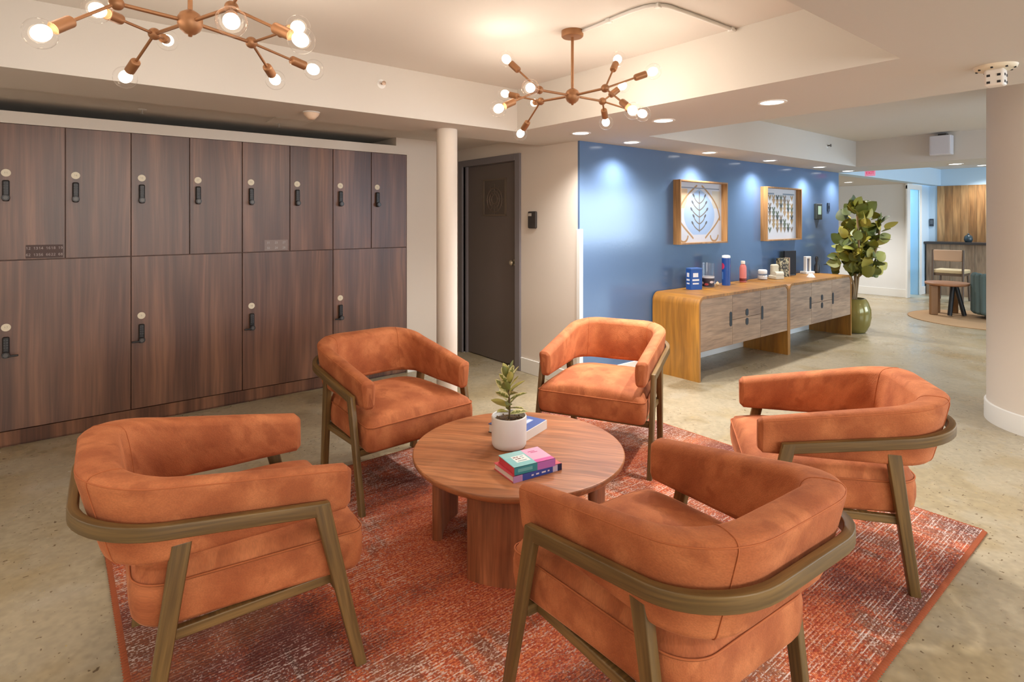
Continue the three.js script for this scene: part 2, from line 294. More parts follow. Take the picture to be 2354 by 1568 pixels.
// ---------------------------------------------------------------- lockers
const canvasTex = (w, h, draw) => { const c = document.createElement('canvas'); c.width = w; c.height = h; draw(c.getContext('2d'), w, h); const t = new THREE.CanvasTexture(c); t.colorSpace = THREE.SRGBColorSpace; return t; };
const discNumbers = ['11', '14', '12', '27', '15', '6', '16', '8', '17', '5', '18', '9'];
function locker(x0, x1, y0, y1, zf, label, num, discAt, lockAt, turned, stickers) {
  const cx = (x0 + x1) / 2, t = thing('locker', label, 'locker', [cx, 0, zf], 0, 'walnut lockers along the wall');
  const g = 0.0028, hw = (x1 - x0) / 2;
  mesh('body', box(-hw, hw, y0, y1, -0.5, -0.02), M.plinth, t);
  const dg = new RoundedBoxGeometry(2 * hw - 2 * g, y1 - y0 - 2 * g, 0.0185, 2, 0.0015); dg.translate(0, (y0 + y1) / 2, -0.00925);
  const door = mesh('door', metric(dg, rr(0, 5), rr(0, 5)), M.locker, t);
  const dx = discAt[0] - cx;
  const face = canvasTex(64, 64, (c, w, h) => { c.fillStyle = '#e2d6bc'; c.fillRect(0, 0, w, h); c.fillStyle = '#a39478'; c.font = '22px sans-serif'; c.textAlign = 'center'; c.textBaseline = 'middle'; c.fillText(num, w / 2, h / 2); });
  const dm = std(0xffffff, 0.4, { map: face });
  const disc = cyl(0.024, 0.024, 0.004, [0, 0, 0], 32).rotateX(Math.PI / 2).translate(dx, discAt[1], 0.002);
  const pp = disc.attributes.position, uv = disc.attributes.uv; for (let i = 0; i < pp.count; i++) uv.setXY(i, 0.5 + (pp.getX(i) - dx) / 0.05, 0.5 + (pp.getY(i) - discAt[1]) / 0.05);
  mesh('number_disc', disc, dm, door);
  // keypad lock: slim upright body with a turn knob at its foot
  const ly = lockAt, lg = new RoundedBoxGeometry(0.036, 0.135, 0.026, 3, 0.010); lg.translate(dx, ly, 0.013);
  const lk = mesh('lock', metric(lg), M.lock, door);
  const keys = []; for (let r = 0; r < 4; r++) for (let q = 0; q < 2; q++) keys.push(cyl(0.0045, 0.0045, 0.003, [0, 0, 0], 10).rotateX(Math.PI / 2).translate(dx - 0.007 + q * 0.014, ly + 0.048 - r * 0.016, 0.0272));
  mesh('keys', keys, std([72, 72, 74], 0.5), lk);
  const kn = cyl(0.0215, 0.019, 0.02, [0, 0, 0], 24).rotateX(Math.PI / 2).translate(dx, ly - 0.045, 0.034);
  mesh('turn_knob', kn, M.lock, lk);
  mesh('knob_cap', cyl(0.012, 0.012, 0.004, [0, 0, 0], 20).rotateX(Math.PI / 2).translate(dx, ly - 0.045, 0.045), M.lockMetal, lk);
  if (turned) { const lv = new RoundedBoxGeometry(0.075, 0.012, 0.01, 2, 0.004); lv.translate(dx - turned * 0.024, ly - 0.052, 0.04); mesh('thumb_lever', metric(lv), M.lock, lk); }
  if (stickers) {
    const [sx0, sx1, sy0, sy1, rows, back, ink] = stickers;
    const tex = canvasTex(384, 160, (c, w, h) => { c.fillStyle = back; c.fillRect(0, 0, w, h); c.fillStyle = ink; c.font = 'bold 42px monospace'; c.textAlign = 'center'; c.textBaseline = 'middle'; rows.forEach((r, i) => r.forEach((s, j) => c.fillText(s, w * (j + 0.5) / r.length, h * (i + 0.5) / rows.length))); });
    const p = new THREE.BoxGeometry(sx1 - sx0, sy1 - sy0, 0.0012); p.translate((sx0 + sx1) / 2 - cx, (sy0 + sy1) / 2, 0.0006);
    mesh('number_label', p, std(0xffffff, 0.5, { map: tex }), door);
  }
  return t;
}
{
  const xs = [-0.31, 0.057, 0.424, 0.791, 1.158, 1.526, 1.893, 2.25, 2.61];
  const up = ['with a sheet of small numbers, farthest left', 'second from the left', 'third from the left', 'fourth from the left', 'fifth from the left, with a faint six-number label', 'sixth from the left', 'seventh from the left', 'beside the cream pier, farthest right'];
  const dxs = [-0.24, 0.112, 0.488, 0.846, 1.222, 1.584, 1.957, 2.307];
  for (let i = 0; i < 8; i++) locker(xs[i], xs[i + 1], 1.193, 2.07, LZ, `tall walnut upper locker door, ${up[i]}`, discNumbers[i], [dxs[i], 1.751], 1.637, 0,
    i === 0 ? [-0.145, 0.045, 1.202, 1.288, [['12 13', '14 16', '18 19'], ['62 13', '56 66', '22 68']], '#4a3029', '#a89a96'] : i === 4 ? [1.325, 1.508, 1.202, 1.288, [['31', '23', '27'], ['32', '24', '28']], '#8d7d78', '#b9b2b0'] : null);
  const lx = [-0.31, 0.424, 1.158, 1.893, 2.61], ld = [-0.24, 0.486, 1.226, 1.957];
  const lo = ['at the left edge', 'second from the left', 'third from the left, behind the rear armchair', 'at the right end by the pier'];
  for (let i = 0; i < 4; i++) locker(lx[i], lx[i + 1], 0.103, 1.193, LZ, `wide walnut lower locker door, ${lo[i]}`, discNumbers[8 + i], [ld[i], 0.766], 0.64, i === 0 ? -1 : 1);
  const pl = thing('locker_plinth', 'long walnut plinth strip along the floor under the lockers', 'plinth', [1.15, 0, LZ]);
  mesh('kick_board', box(-1.46, 1.46, 0.014, 0.1, -0.04, -0.002), M.plinth, pl);
  mesh('foot_rail', box(-1.46, 1.46, 0, 0.014, -0.04, -0.018), M.plinth, pl);
}

// column in front of the nook, round pillar at the right
{
  const c = struct('trim_3', new THREE.CylinderGeometry(0.078, 0.078, SOFFIT, 48).translate(2.30, SOFFIT / 2, -3.64), M.cream); c.userData.label = 'slim round cream column in front of the door nook';
  const p = struct('wall_pillar', new THREE.CylinderGeometry(0.46, 0.46, TOP, 96, 1).translate(5.489, TOP / 2, -0.636), M.cream); p.userData.label = 'thick round pillar at the right edge';
  struct('baseboard_pillar', lathe([[0.46, 0], [0.474, 0], [0.474, 0.128], [0.468, 0.135], [0.46, 0.135]], 96).translate(5.489, 0, -0.636), M.white);
}

// ---------------------------------------------------------------- rug
{
  const g = thing('area_rug', 'orange and rust woven rug with pale flecked rows under the armchairs', 'rug', [0.173 + RUGX / 2, 0, -0.675 - RUGZ / 2]);
  const top = new THREE.PlaneGeometry(RUGX - 0.03, RUGZ - 0.03, 1, 1).rotateX(-Math.PI / 2).translate(0, 0.011, 0);
  mesh('woven_field', top, M.rug, g);
  const s = 0.011, edge = []; const hx = RUGX / 2 - 0.012, hz = RUGZ / 2 - 0.012;
  const c = [V(-hx, 0.006, -hz), V(hx, 0.006, -hz), V(hx, 0.006, hz), V(-hx, 0.006, hz)];
  for (let i = 0; i < 4; i++) { const a = c[i], b = c[(i + 1) % 4], n = Math.round(a.distanceTo(b) / 0.015); for (let k = 0; k < n; k++) { const p = a.clone().lerp(b, (k + 0.5) / n); const q = new THREE.SphereGeometry(0.0135, 8, 6); q.scale(Math.abs(b.x - a.x) > 0.1 ? 0.95 : 1.35, 0.37, Math.abs(b.x - a.x) > 0.1 ? 1.35 : 0.95); q.translate(p.x, p.y, p.z); edge.push(q); } }
  const e = mesh('bound_edge', edge, M.rugEdge, g); e.userData.label = 'stitched orange border';
}

// ---------------------------------------------------------------- armchair
function planPath(w, zb, rc, zf, s) {                // s in 0..1 along the U, right arm tip -> back -> left arm tip
  const side = 0.34, corner = 0.1;                    // shares of the parameter
  const m = s > 0.5 ? 1 : -1; let q = s > 0.5 ? 1 - s : s;
  let x, z, nx, nz;
  if (q < side) { const k = q / side; x = w; z = mix(zf, -(zb - rc), k); nx = 1; nz = 0; }
  else if (q < side + corner) { const a = (q - side) / corner * Math.PI / 2; x = w - rc + rc * Math.cos(a); z = -(zb - rc) - rc * Math.sin(a); nx = Math.cos(a); nz = -Math.sin(a); }
  else { const k = (q - side - corner) / (0.5 - side - corner); x = mix(w - rc, 0, k); z = -zb; nx = 0; nz = -1; }
  return { x: m * x, z, nx: m * nx, nz };
}
const cushTop = z => 0.638 + 0.155 * (0.25 - z), railTop = z => 0.553 + 0.15 * (0.187 - z);
function cushionRing(s, inset, push = 0) {
  const ZF = 0.252;
  const ot = planPath(0.333, 0.462, 0.20, ZF, s), ob = planPath(0.316, 0.392, 0.17, ZF, s), it = planPath(0.262, 0.352, 0.13, ZF, s), ib = planPath(0.262, 0.318, 0.12, ZF, s);
  const yt = cushTop(ot.z), yb = 0.494, ts = [];
  const OT = V(ot.x, yt, ot.z), OB = V(ob.x, yb, ob.z), IT = V(it.x, yt - 0.006, it.z), IB = V(ib.x, yb, ib.z);
  const W = OT.distanceTo(IT), Hh = OT.distanceTo(OB), r0 = 0.022, i = inset, r = Math.max(r0 - i, 0.002);
  const add = (px, py) => ts.push([px / W, py / Hh]);
  const arc = (cx, cy, a0) => { for (let k = 0; k <= 4; k++) { const a = a0 + k / 4 * Math.PI / 2; add(cx + r * Math.cos(a), cy + r * Math.sin(a)); } };
  const side = (x0, y0, x1, y1, n) => { for (let k = 1; k < n; k++) add(mix(x0, x1, k / n), mix(y0, y1, k / n)); };
  arc(i + r, i + r, Math.PI); side(i + r, i, W - i - r, i, 3); arc(W - i - r, i + r, Math.PI * 1.5); side(W - i, i + r, W - i, Hh - i - r, 5);
  arc(W - i - r, Hh - i - r, 0); side(W - i - r, Hh - i, i + r, Hh - i, 3); arc(i + r, Hh - i - r, Math.PI / 2); side(i, Hh - i - r, i, i + r, 5);
  const dz = push;
  return ts.map(([a, b]) => {
    const bulge = Math.sin(Math.PI * clamp(b)), bt = Math.sin(Math.PI * clamp(a));
    a = 0.5 + (a - 0.5) * (1 + (a < 0.5 ? 0.17 : 0.05) * bulge); b = b > 0.5 ? b + 0.03 * bt : b;
    const lo = IB.clone().lerp(OB, a), hi = IT.clone().lerp(OT, a), p = lo.lerp(hi, b); p.z += dz;
    const n = fbm(p.x * 5 + 20, p.z * 5 + p.y * 4 + 20, 9999, 9999, 301, 3) - 0.5; p.y += 0.006 * n; p.x += 0.004 * n; return p;
  });
}
function makeChair(label, pos, turn) {
  const t = thing('armchair', label, 'armchair', pos, turn, 'orange velvet armchairs around the round table');
  if (!makeChair.g) {
    const G = makeChair.g = {};
    // wrap-round cushion
    const rings = [], NC = 90, R0 = 0.018;
    for (let k = 0; k <= 4; k++) { const a = k / 4 * Math.PI / 2; rings.push(cushionRing(0, R0 * (1 - Math.sin(a)), -R0 * Math.sin(a) + R0)); }
    for (let k = 1; k < NC; k++) rings.push(cushionRing(k / NC, 0));
    for (let k = 4; k >= 0; k--) { const a = k / 4 * Math.PI / 2; rings.push(cushionRing(1, R0 * (1 - Math.sin(a)), -R0 * Math.sin(a) + R0)); }
    G.cushion = skin(rings, true, true, true);
    const nOut = 20;                                     // index of the outer top edge on a ring
    const rim = []; for (let k = 0; k <= 60; k++) { const q = cushionRing(k / 60, 0); rim.push(q[17].clone().lerp(q[18], 0.5)); }
    const seams = [tube(rim, 0.0019, 180)];
    for (const s of [0.405, 0.595]) { const q = cushionRing(s, -0.0004); seams.push(tube(q, 0.0016, 120, true)); }
    G.piping = mergeGeometries(seams);
    // seat cushion
    const plan = []; const fw = 0.322, bw = 0.282, zf = 0.312, zb = -0.33;
    const N = 72;
    const outline = [];
    const cornerArc = (cx, cz, r, a0, n = 9) => { for (let k = 0; k <= n; k++) { const a = a0 + k / n * Math.PI / 2; outline.push([cx + r * Math.cos(a), cz + r * Math.sin(a)]); } };
    const sideLine = (a, b, n) => { for (let k = 1; k < n; k++) outline.push([mix(a[0], b[0], k / n), mix(a[1], b[1], k / n)]); };
    cornerArc(fw - 0.035, zf - 0.035, 0.035, 0); sideLine([fw - 0.035, zf], [-(fw - 0.035), zf], 14); cornerArc(-(fw - 0.035), zf - 0.035, 0.035, Math.PI / 2); sideLine([-fw, zf - 0.035], [-bw, zb + 0.11], 14);
    cornerArc(-(bw - 0.11), zb + 0.11, 0.11, Math.PI); sideLine([-(bw - 0.11), zb], [bw - 0.11, zb], 10); cornerArc(bw - 0.11, zb + 0.11, 0.11, Math.PI * 1.5); sideLine([bw, zb + 0.11], [fw, zf - 0.035], 14);
    const ringAt = (inset, y, crown = 0) => outline.map(([x, z]) => {
      const l = Math.hypot(x, z), k = inset >= 0.05 ? 1 - inset / 0.3 : (l - inset) / l, X = x * k, Z = z * k; let yy = y;
      if (crown) { const ex = 1 - Math.pow(Math.abs(X) / fw, 2.4), ez = 1 - Math.pow(Math.abs(Z) / 0.33, 2.4); yy = y + crown * Math.max(0, ex) ** 0.6 * Math.max(0, ez) ** 0.6; yy += 0.008 * (fbm(X * 6 + 30, Z * 6 + 30, 999, 999, 311, 3) - 0.5); }
      return V(X, yy, Z);
    });
    const sr = [ringAt(0.25, 0.293), ringAt(0.03, 0.293), ringAt(0.012, 0.297), ringAt(0.003, 0.31), ringAt(-0.003, 0.345), ringAt(-0.003, 0.385), ringAt(0.002, 0.414), ringAt(0.006, 0.42), ringAt(0.010, 0.424), ringAt(0.022, 0.43, 0.064), ringAt(0.05, 0.434, 0.064), ringAt(0.08, 0.436, 0.064), ringAt(0.12, 0.436, 0.064), ringAt(0.17, 0.436, 0.064), ringAt(0.22, 0.436, 0.064), ringAt(0.27, 0.436, 0.064)].map(r => r.reverse());
    G.seat = skin(sr.reverse(), true, true, true);
    { const p = G.seat.attributes.position, uv = G.seat.attributes.uv; for (let i = 0; i < p.count; i++) p.getY(i) < 0.417 ? uv.setXY(i, p.getX(i) + p.getZ(i), p.getY(i) + 0.2) : uv.setXY(i, p.getX(i), p.getZ(i)); }
    const swapUV = g => { const uv = g.attributes.uv; for (let i = 0; i < uv.count; i++) uv.setXY(i, uv.getY(i), uv.getX(i)); return g; };
    G.seatPiping = tube(ringAt(0.001, 0.4195), 0.0028, 220, true);
    // bent wooden rail round the outside
    const rr2 = []; const NR = 96;
    for (let k = 0; k <= NR; k++) {
      const s = k / NR, o = planPath(0.358, 0.474, 0.215, 0.187, s), n = planPath(0.331, 0.447, 0.19, 0.187, s), y = railTop(o.z), h = 0.041, e = 0.0035;
      const P = (a, b) => V(mix(n.x, o.x, a), y - h * (1 - b), mix(n.z, o.z, a)); const ea = e / 0.027, eb = e / h;
      rr2.push([P(ea, 0), P(1 - ea, 0), P(1, eb), P(1, 1 - eb), P(1 - ea, 1), P(ea, 1), P(0, 1 - eb), P(0, eb)]);
    }
    G.rail = swapUV(skin(rr2, true, true, true));
    // legs: [x centre, half thickness, top y, top z0,z1, foot x, foot z0,z1]
    const leg = (xt, xf, th, yt, z0, z1, f0, f1) => {
      const rs = []; for (const k of [0, 0.5, 1]) { const y = yt * (1 - k), x = mix(xt, xf, k), a = mix(z0, f0, k), b = mix(z1, f1, k), e = 0.004; rs.push([V(x - th + e, y, a), V(x + th - e, y, a), V(x + th, y, a + e), V(x + th, y, b - e), V(x + th - e, y, b), V(x - th + e, y, b), V(x - th, y, b - e), V(x - th, y, a + e)]); }
      return swapUV(skin(rs, true, true, true));
    };
    G.front = s => leg(s * 0.3445, s * 0.346, 0.0135, 0.5525, 0.136, 0.187, 0.271, 0.307);
    G.back = s => leg(s * 0.306, s * 0.292, 0.017, 0.54, -0.238, -0.188, -0.309, -0.271);
    G.apron = mergeGeometries([box(-0.331, 0.331, 0.262, 0.294, 0.205, 0.232, 0.004), box(0.272, 0.296, 0.262, 0.294, -0.255, 0.225, 0.004), box(-0.296, -0.272, 0.262, 0.294, -0.255, 0.225, 0.004), box(-0.29, 0.29, 0.262, 0.294, -0.262, -0.238, 0.004)]); swapUV(G.apron);
    G.feet = [G.front(-1), G.front(1), G.back(-1), G.back(1)];
  }
  const G = makeChair.g;
  const cu = mesh('back_cushion', G.cushion, M.velvet, t); mesh('piping', G.piping, M.piping, cu);
  const se = mesh('seat_cushion', G.seat, M.velvet, t); mesh('piping', G.seatPiping, M.piping, se);
  mesh('arm_rail', G.rail, M.wood, t);
  for (const f of G.feet) mesh('leg', f, M.wood, t);
  mesh('seat_frame', G.apron, M.wood, t);
  return t;
}
const deg = Math.PI / 180, RUGY = 0.0112;
makeChair('orange velvet armchair at the left of the rug, seen from its side, facing the table', [0.506, RUGY, -2.112], 86.9 * deg);
makeChair('orange velvet armchair with its back to the lockers, left rear of the table', [1.501, RUGY, -2.917], 2.2 * deg);
makeChair('orange velvet armchair in front of the blue wall, beside the sideboard end', [2.682, RUGY, -2.418], -64.2 * deg);
makeChair('orange velvet armchair at the right corner of the rug, nearest the pillar', [2.638, RUGY, -1.14], -143.85 * deg);
makeChair('orange velvet armchair in the right foreground with its back turned to us', [1.409, RUGY, -1.056], -183.9 * deg);

// ---------------------------------------------------------------- round coffee table and what lies on it
const TC = [1.659, -2.015], TY = 0.41 + 0.0;
{
  const t = thing('coffee_table', 'round walnut coffee table with curved panel legs in the middle of the armchairs', 'table', [TC[0], RUGY, TC[1]], 0.68);
  const y = TY - RUGY;
  const top = lathe([[0, y - 0.034], [0.455, y - 0.034], [0.468, y - 0.030], [0.477, y - 0.020], [0.480, y - 0.008], [0.478, y - 0.002], [0.474, y], [0, y]], 120);
  { const p = top.attributes.position, uv = top.attributes.uv; for (let i = 0; i < p.count; i++) uv.setXY(i, p.getX(i) + 0.5, p.getZ(i) + 0.5 + (p.getY(i) < y - 0.003 ? p.getY(i) : 0)); }
  mesh('table_top', top, M.table, t);
  for (let k = 0; k < 4; k++) {
    const R1 = 0.392, R2 = 0.345, half = 0.32, rs = [], n = 22, a0 = k * Math.PI / 2 + 0.0, h = y - 0.034;
    const sec = []; for (let j = 0; j <= n; j++) { const a = -half + 2 * half * j / n; sec.push([R1, a]); }
    for (let j = 1; j < 6; j++) { const q = j / 6 * Math.PI; const rm = (R1 + R2) / 2, hr = (R1 - R2) / 2; sec.push([rm + hr * Math.cos(q), half + hr / rm * Math.sin(q)]); }
    for (let j = 0; j <= n; j++) { const a = half - 2 * half * j / n; sec.push([R2, a]); }
    for (let j = 1; j < 6; j++) { const q = j / 6 * Math.PI; const rm = (R1 + R2) / 2, hr = (R1 - R2) / 2; sec.push([rm - hr * Math.cos(q), -half - hr / rm * Math.sin(q)]); }
    for (const yy of [0, h]) rs.push(sec.map(([r, a], j) => { const fl = j <= n && j % 2 ? r - 0.0012 : r; return V(fl * Math.sin(a + a0), yy, fl * Math.cos(a + a0)); }));
    const g = skin(rs, true, true, true); const uv = g.attributes.uv; for (let i = 0; i < uv.count; i++) uv.setXY(i, uv.getY(i), uv.getX(i));
    mesh('leg', g, M.tableLeg, t);
  }
}
function book(name, label, corner, ex, ez, th, y, cover, spine, pages, art) {
  // corner = front-left, ex / ez = edges on the table; cover boards, page block
  const w = Math.hypot(...ex), d = Math.hypot(...ez), a = Math.atan2(-ex[1], ex[0]);
  const t = thing(name, label, 'book', [corner[0] + ex[0] / 2 + ez[0] / 2, y, corner[1] + ex[1] / 2 + ez[1] / 2], a);
  mesh('page_block', box(-w / 2 + 0.003, w / 2 - 0.003, 0.0025, th - 0.0025, -d / 2 + 0.003, d / 2 - 0.003), pages, t);
  mesh('back_cover', box(-w / 2, w / 2, 0, 0.0025, -d / 2, d / 2), cover, t);
  const fc = box(-w / 2, w / 2, th - 0.0025, th, -d / 2, d / 2);
  if (art) { const p = fc.attributes.position, uv = fc.attributes.uv; for (let i = 0; i < p.count; i++) uv.setXY(i, p.getX(i) / w + 0.5, 0.5 - p.getZ(i) / d); }
  mesh('front_cover', fc, art || cover, t);
  mesh('spine', box(-w / 2, w / 2, 0, th, d / 2 - 0.004, d / 2 + 0.0005), spine, t);
  return t;
}
{
  const spineArt = canvasTex(256, 32, (c, w, h) => { c.fillStyle = '#3c55b4'; c.fillRect(0, 0, w, h); c.fillStyle = '#c79ad0'; c.fillRect(0, 0, 46, h); c.fillStyle = '#f3eef6'; for (const [x, q] of [[92, 12], [116, 16], [146, 22], [178, 10]]) c.fillRect(x, 13, q, 8); c.fillStyle = '#d9cfe6'; c.fillRect(206, 0, 26, h); c.fillStyle = '#23264e'; c.fillRect(234, 0, 22, h); });
  const sm = std(0xffffff, 0.4, { map: spineArt });
  const b1 = book('book', 'larger paperback with blue spine, lower of the two books in front of the white pot', [1.41, -1.747], [0.235, 0.029], [0.024, -0.152], 0.026, TY, std([214, 84, 96], 0.4), sm, std([226, 212, 204], 0.8));
  { const s = b1.children.find(q => q.name === 'spine'), p = s.geometry.attributes.position, uv = s.geometry.attributes.uv; for (let i = 0; i < p.count; i++) uv.setXY(i, p.getX(i) / 0.237 + 0.5, p.getY(i) / 0.026); }
  const art = canvasTex(512, 400, (c, w, h) => {
    c.fillStyle = '#8cc8cc'; c.fillRect(0, 0, w * 0.55, h); c.fillStyle = '#f0b0d0'; c.fillRect(w * 0.55, 0, w * 0.45, h);
    c.fillStyle = '#9fd0d2'; c.fillRect(18, 20, w * 0.5, h * 0.3); c.fillStyle = '#eef2f0'; c.fillRect(90, h * 0.30, 170, h * 0.42); c.fillStyle = '#7a4a44'; for (const [x, y, q] of [[104, 0.36, 34], [146, 0.36, 22], [112, 0.48, 20], [140, 0.47, 40]]) c.fillRect(x, h * y, q, 22); c.fillStyle = '#7d98a0'; for (const [x, y, q] of [[190, 0.36, 44], [192, 0.48, 30], [116, 0.62, 110]]) c.fillRect(x, h * y, q, 16);
    c.fillStyle = '#c23c78'; c.fillRect(330, h * 0.20, 90, 16); c.fillRect(350, h * 0.28, 90, 16); c.fillStyle = '#d95aa8'; c.fillRect(w * 0.55, h * 0.78, w * 0.45, h * 0.22);
  });
  const sp2 = canvasTex(256, 32, (c, w, h) => { c.fillStyle = '#3c9aa6'; c.fillRect(0, 0, w * 0.55, h); c.fillStyle = '#c77ad0'; c.fillRect(w * 0.55, 0, w * 0.45, h); c.fillStyle = '#74c2c6'; c.fillRect(20, 8, 90, 14); });
  const b2 = book('book', 'smaller teal and pink book lying on top of the blue-spined paperback', [1.424, -1.751], [0.188, 0.034], [0.022, -0.140], 0.030, TY + 0.0262, std([206, 66, 78], 0.4), std(0xffffff, 0.4, { map: sp2 }), std([208, 74, 84], 0.7), std(0xffffff, 0.35, { map: art }));
  { const s = b2.children.find(q => q.name === 'spine'), p = s.geometry.attributes.position, uv = s.geometry.attributes.uv; for (let i = 0; i < p.count; i++) uv.setXY(i, p.getX(i) / 0.191 + 0.5, p.getY(i) / 0.03); }
  const art3 = canvasTex(256, 256, (c, w, h) => { c.fillStyle = '#4a63a8'; c.fillRect(0, 0, w, h); c.fillStyle = '#8fa6d6'; c.fillRect(60, 130, 150, 60); c.fillStyle = '#c9d4ec'; c.fillRect(120, 160, 90, 26); c.fillStyle = '#34406e'; c.fillRect(0, 0, w, 40); });
  book('book', 'thick book with a blue cover behind the white pot', [1.722, -2.042], [0.192, -0.062], [-0.062, -0.205], 0.042, TY, std([40, 40, 52], 0.4), std([224, 220, 214], 0.6), std([226, 220, 210], 0.8), std(0xffffff, 0.4, { map: art3 }));
}
// leaf blade: pointed oval with a fold along its rib, real thickness
function leafGeo(len, wid, fold, bend, blunt = 1) {
  const top = [], n = 7, pos = [], uv = [], idx = [], th = 0.0012;
  for (const sgn of [1, -1]) for (let i = 0; i <= n; i++) {
    const q = i / n, w = wid / 2 * Math.pow(Math.sin(Math.PI * Math.pow(q, blunt)), 0.75) * (i === 0 || i === n ? 0 : 1) + 0.0008;
    for (const s of [-1, -0.5, 0, 0.5, 1]) { pos.push(s * w, bend * q * q * len + fold * Math.abs(s) * w + sgn * th / 2, q * len); uv.push(0.5 + s * 0.5, q); }
  }
  const row = 5, base = (n + 1) * row;
  for (let i = 0; i < n; i++) for (let j = 0; j < 4; j++) { const a = i * row + j, b = a + 1, c = a + row, d = c + 1; idx.push(a, c, b, b, c, d); const A = a + base, B = b + base, Cc = c + base, D = d + base; idx.push(A, B, Cc, B, D, Cc); }
  const g = new THREE.BufferGeometry(); g.setAttribute('position', new THREE.Float32BufferAttribute(pos, 3)); g.setAttribute('uv', new THREE.Float32BufferAttribute(uv, 2)); g.setIndex(idx); g.computeVertexNormals(); return g;
}
function aimLeaf(m, at, dir, roll = 0) { m.position.copy(at); const q = new THREE.Quaternion().setFromUnitVectors(V(0, 0, 1), dir.clone().normalize()); m.quaternion.copy(q); m.rotateZ(roll); }
{
  const t = thing('potted_plant', 'small variegated plant in a white cylindrical pot on the coffee table', 'plant', [1.633, TY, -2.052]);
  const pot = mesh('pot', lathe([[0, 0], [0.066, 0], [0.074, 0.004], [0.079, 0.014], [0.080, 0.03], [0.081, 0.138], [0.079, 0.142], [0.075, 0.142], [0.073, 0.138], [0.072, 0.11], [0, 0.11]], 64), M.pot, t);
  mesh('soil', lathe([[0, 0.128], [0.03, 0.127], [0.06, 0.123], [0.0735, 0.118]], 32), M.soil, t);
  const peb = []; for (let k = 0; k < 60; k++) { const a = rr(0, 6.28), r = rr(0.01, 0.066), q = new THREE.IcosahedronGeometry(rr(0.003, 0.006), 0); q.translate(r * Math.cos(a), 0.126, r * Math.sin(a)); peb.push(q); }
  const gv = mesh('gravel', peb, std([120, 96, 66], 0.9), t); gv.userData.kind = 'stuff';
  const top = V(0.004, 0.335, 0.0);
  mesh('stem', tube([V(0, 0.115, 0), V(0.002, 0.18, 0.002), V(-0.002, 0.25, 0), top], 0.0042, 20), M.stem, t);
  const vt = texture(128, 256, (u, v) => { const e = Math.abs(u - 0.5) * 2, n = fbm(u * 8, v * 14, 8, 14, 401, 3); return mix3([112, 116, 50], [224, 216, 158], step(0.25, 0.7, e * 0.75 + (n - 0.35) * 0.9)); }, 1, 1);
  const lm = [std(0xffffff, 0.45, { map: vt }), std([176, 168, 92], 0.45), std([112, 114, 54], 0.45)];
  const gs = [leafGeo(0.09, 0.034, 0.3, -0.1), leafGeo(0.076, 0.03, 0.35, 0.05), leafGeo(0.06, 0.026, 0.35, 0.1)];
  for (let k = 0; k < 27; k++) {
    const f = k / 26, a = k * 2.4 + 0.5, h = mix(0.145, 0.335, Math.pow(f, 0.9)), up = mix(0.25, 1.8, f * f) + rr(-0.1, 0.35);
    const m = mesh('leaf', gs[f < 0.55 ? 0 : f < 0.85 ? 1 : 2], lm[k % 4 === 2 ? 2 : k % 3 === 1 ? 1 : 0], t);
    aimLeaf(m, V(0.004 * f, h, 0), V(Math.cos(a), up, Math.sin(a)), rr(-0.5, 0.5));
  }
}

// ---------------------------------------------------------------- chandeliers
function chandelier(label, hub, joints, bulbs, canopy) {
  const t = thing('chandelier', label, 'chandelier', hub, 0, 'brass globe-bulb chandeliers');
  const H = V(...hub), O = V(0, 0, 0);
  mesh('hub', lathe([[0, -0.05], [0.006, -0.049], [0.007, -0.043], [0.016, -0.040], [0.030, -0.028], [0.038, -0.010], [0.038, 0.010], [0.030, 0.026], [0.015, 0.036], [0, 0.038]], 32), M.brass, t);
  mesh('stem', rod(V(0, 0.03, 0), V(0, TOP - hub[1] - 0.02, 0), 0.0075, 16), M.brass, t);
  mesh('canopy', lathe([[0, TOP - hub[1] - 0.034], [0.052, TOP - hub[1] - 0.034], [0.058, TOP - hub[1] - 0.028], [0.058, TOP - hub[1]]], 40), M.brass, t);
  const J = joints.map(p => V(...p).sub(H));
  J.forEach(j => {
    const arm = mesh('arm', rod(O.clone().lerp(j, 0.12), j, 0.0065, 12), M.brass, t);
    mesh('joint', new THREE.SphereGeometry(0.021, 24, 16).translate(j.x, j.y, j.z), M.brass, arm);
  });
  bulbs.forEach(([ji, p]) => {
    const j = J[ji], b = V(...p).sub(H), d = b.clone().sub(j), L = d.length(); d.normalize();
    const at = r => j.clone().addScaledVector(d, r), q = new THREE.Quaternion().setFromUnitVectors(V(0, 1, 0), d);
    const br = mesh('branch', rod(j, at(L - 0.098), 0.005, 10), M.brass, t);
    const c = at(L - 0.1);
    mesh('socket', lathe([[0, -0.004], [0.013, -0.004], [0.0165, 0], [0.0175, 0.004], [0.0175, 0.058], [0.0155, 0.06], [0.0155, 0.05], [0, 0.05]], 28).applyQuaternion(q).translate(c.x, c.y, c.z), M.brass, br);
    const bl = new THREE.Group(); bl.name = 'bulb'; bl.position.copy(b); bl.quaternion.copy(q); t.add(bl);
    const prof = [[0.0, 0.041]]; for (let k = 1; k <= 13; k++) { const a = k / 16 * Math.PI; prof.push([0.041 * Math.sin(a), 0.041 * Math.cos(a)]); } prof.push([0.014, -0.043], [0.0135, -0.05]);
    mesh('globe', lathe(prof.reverse(), 32), M.globe, bl);
    mesh('filament', new THREE.SphereGeometry(0.022, 20, 14).scale(1, 1.2, 1).translate(0, -0.004, 0), M.filament, bl);
    const l = new THREE.PointLight(WARM, BULB_POWER, 0, 2); l.castShadow = true; l.shadow.radius = 1; l.position.set(0, -0.004, 0); bl.add(l);
  });
  return t;
}
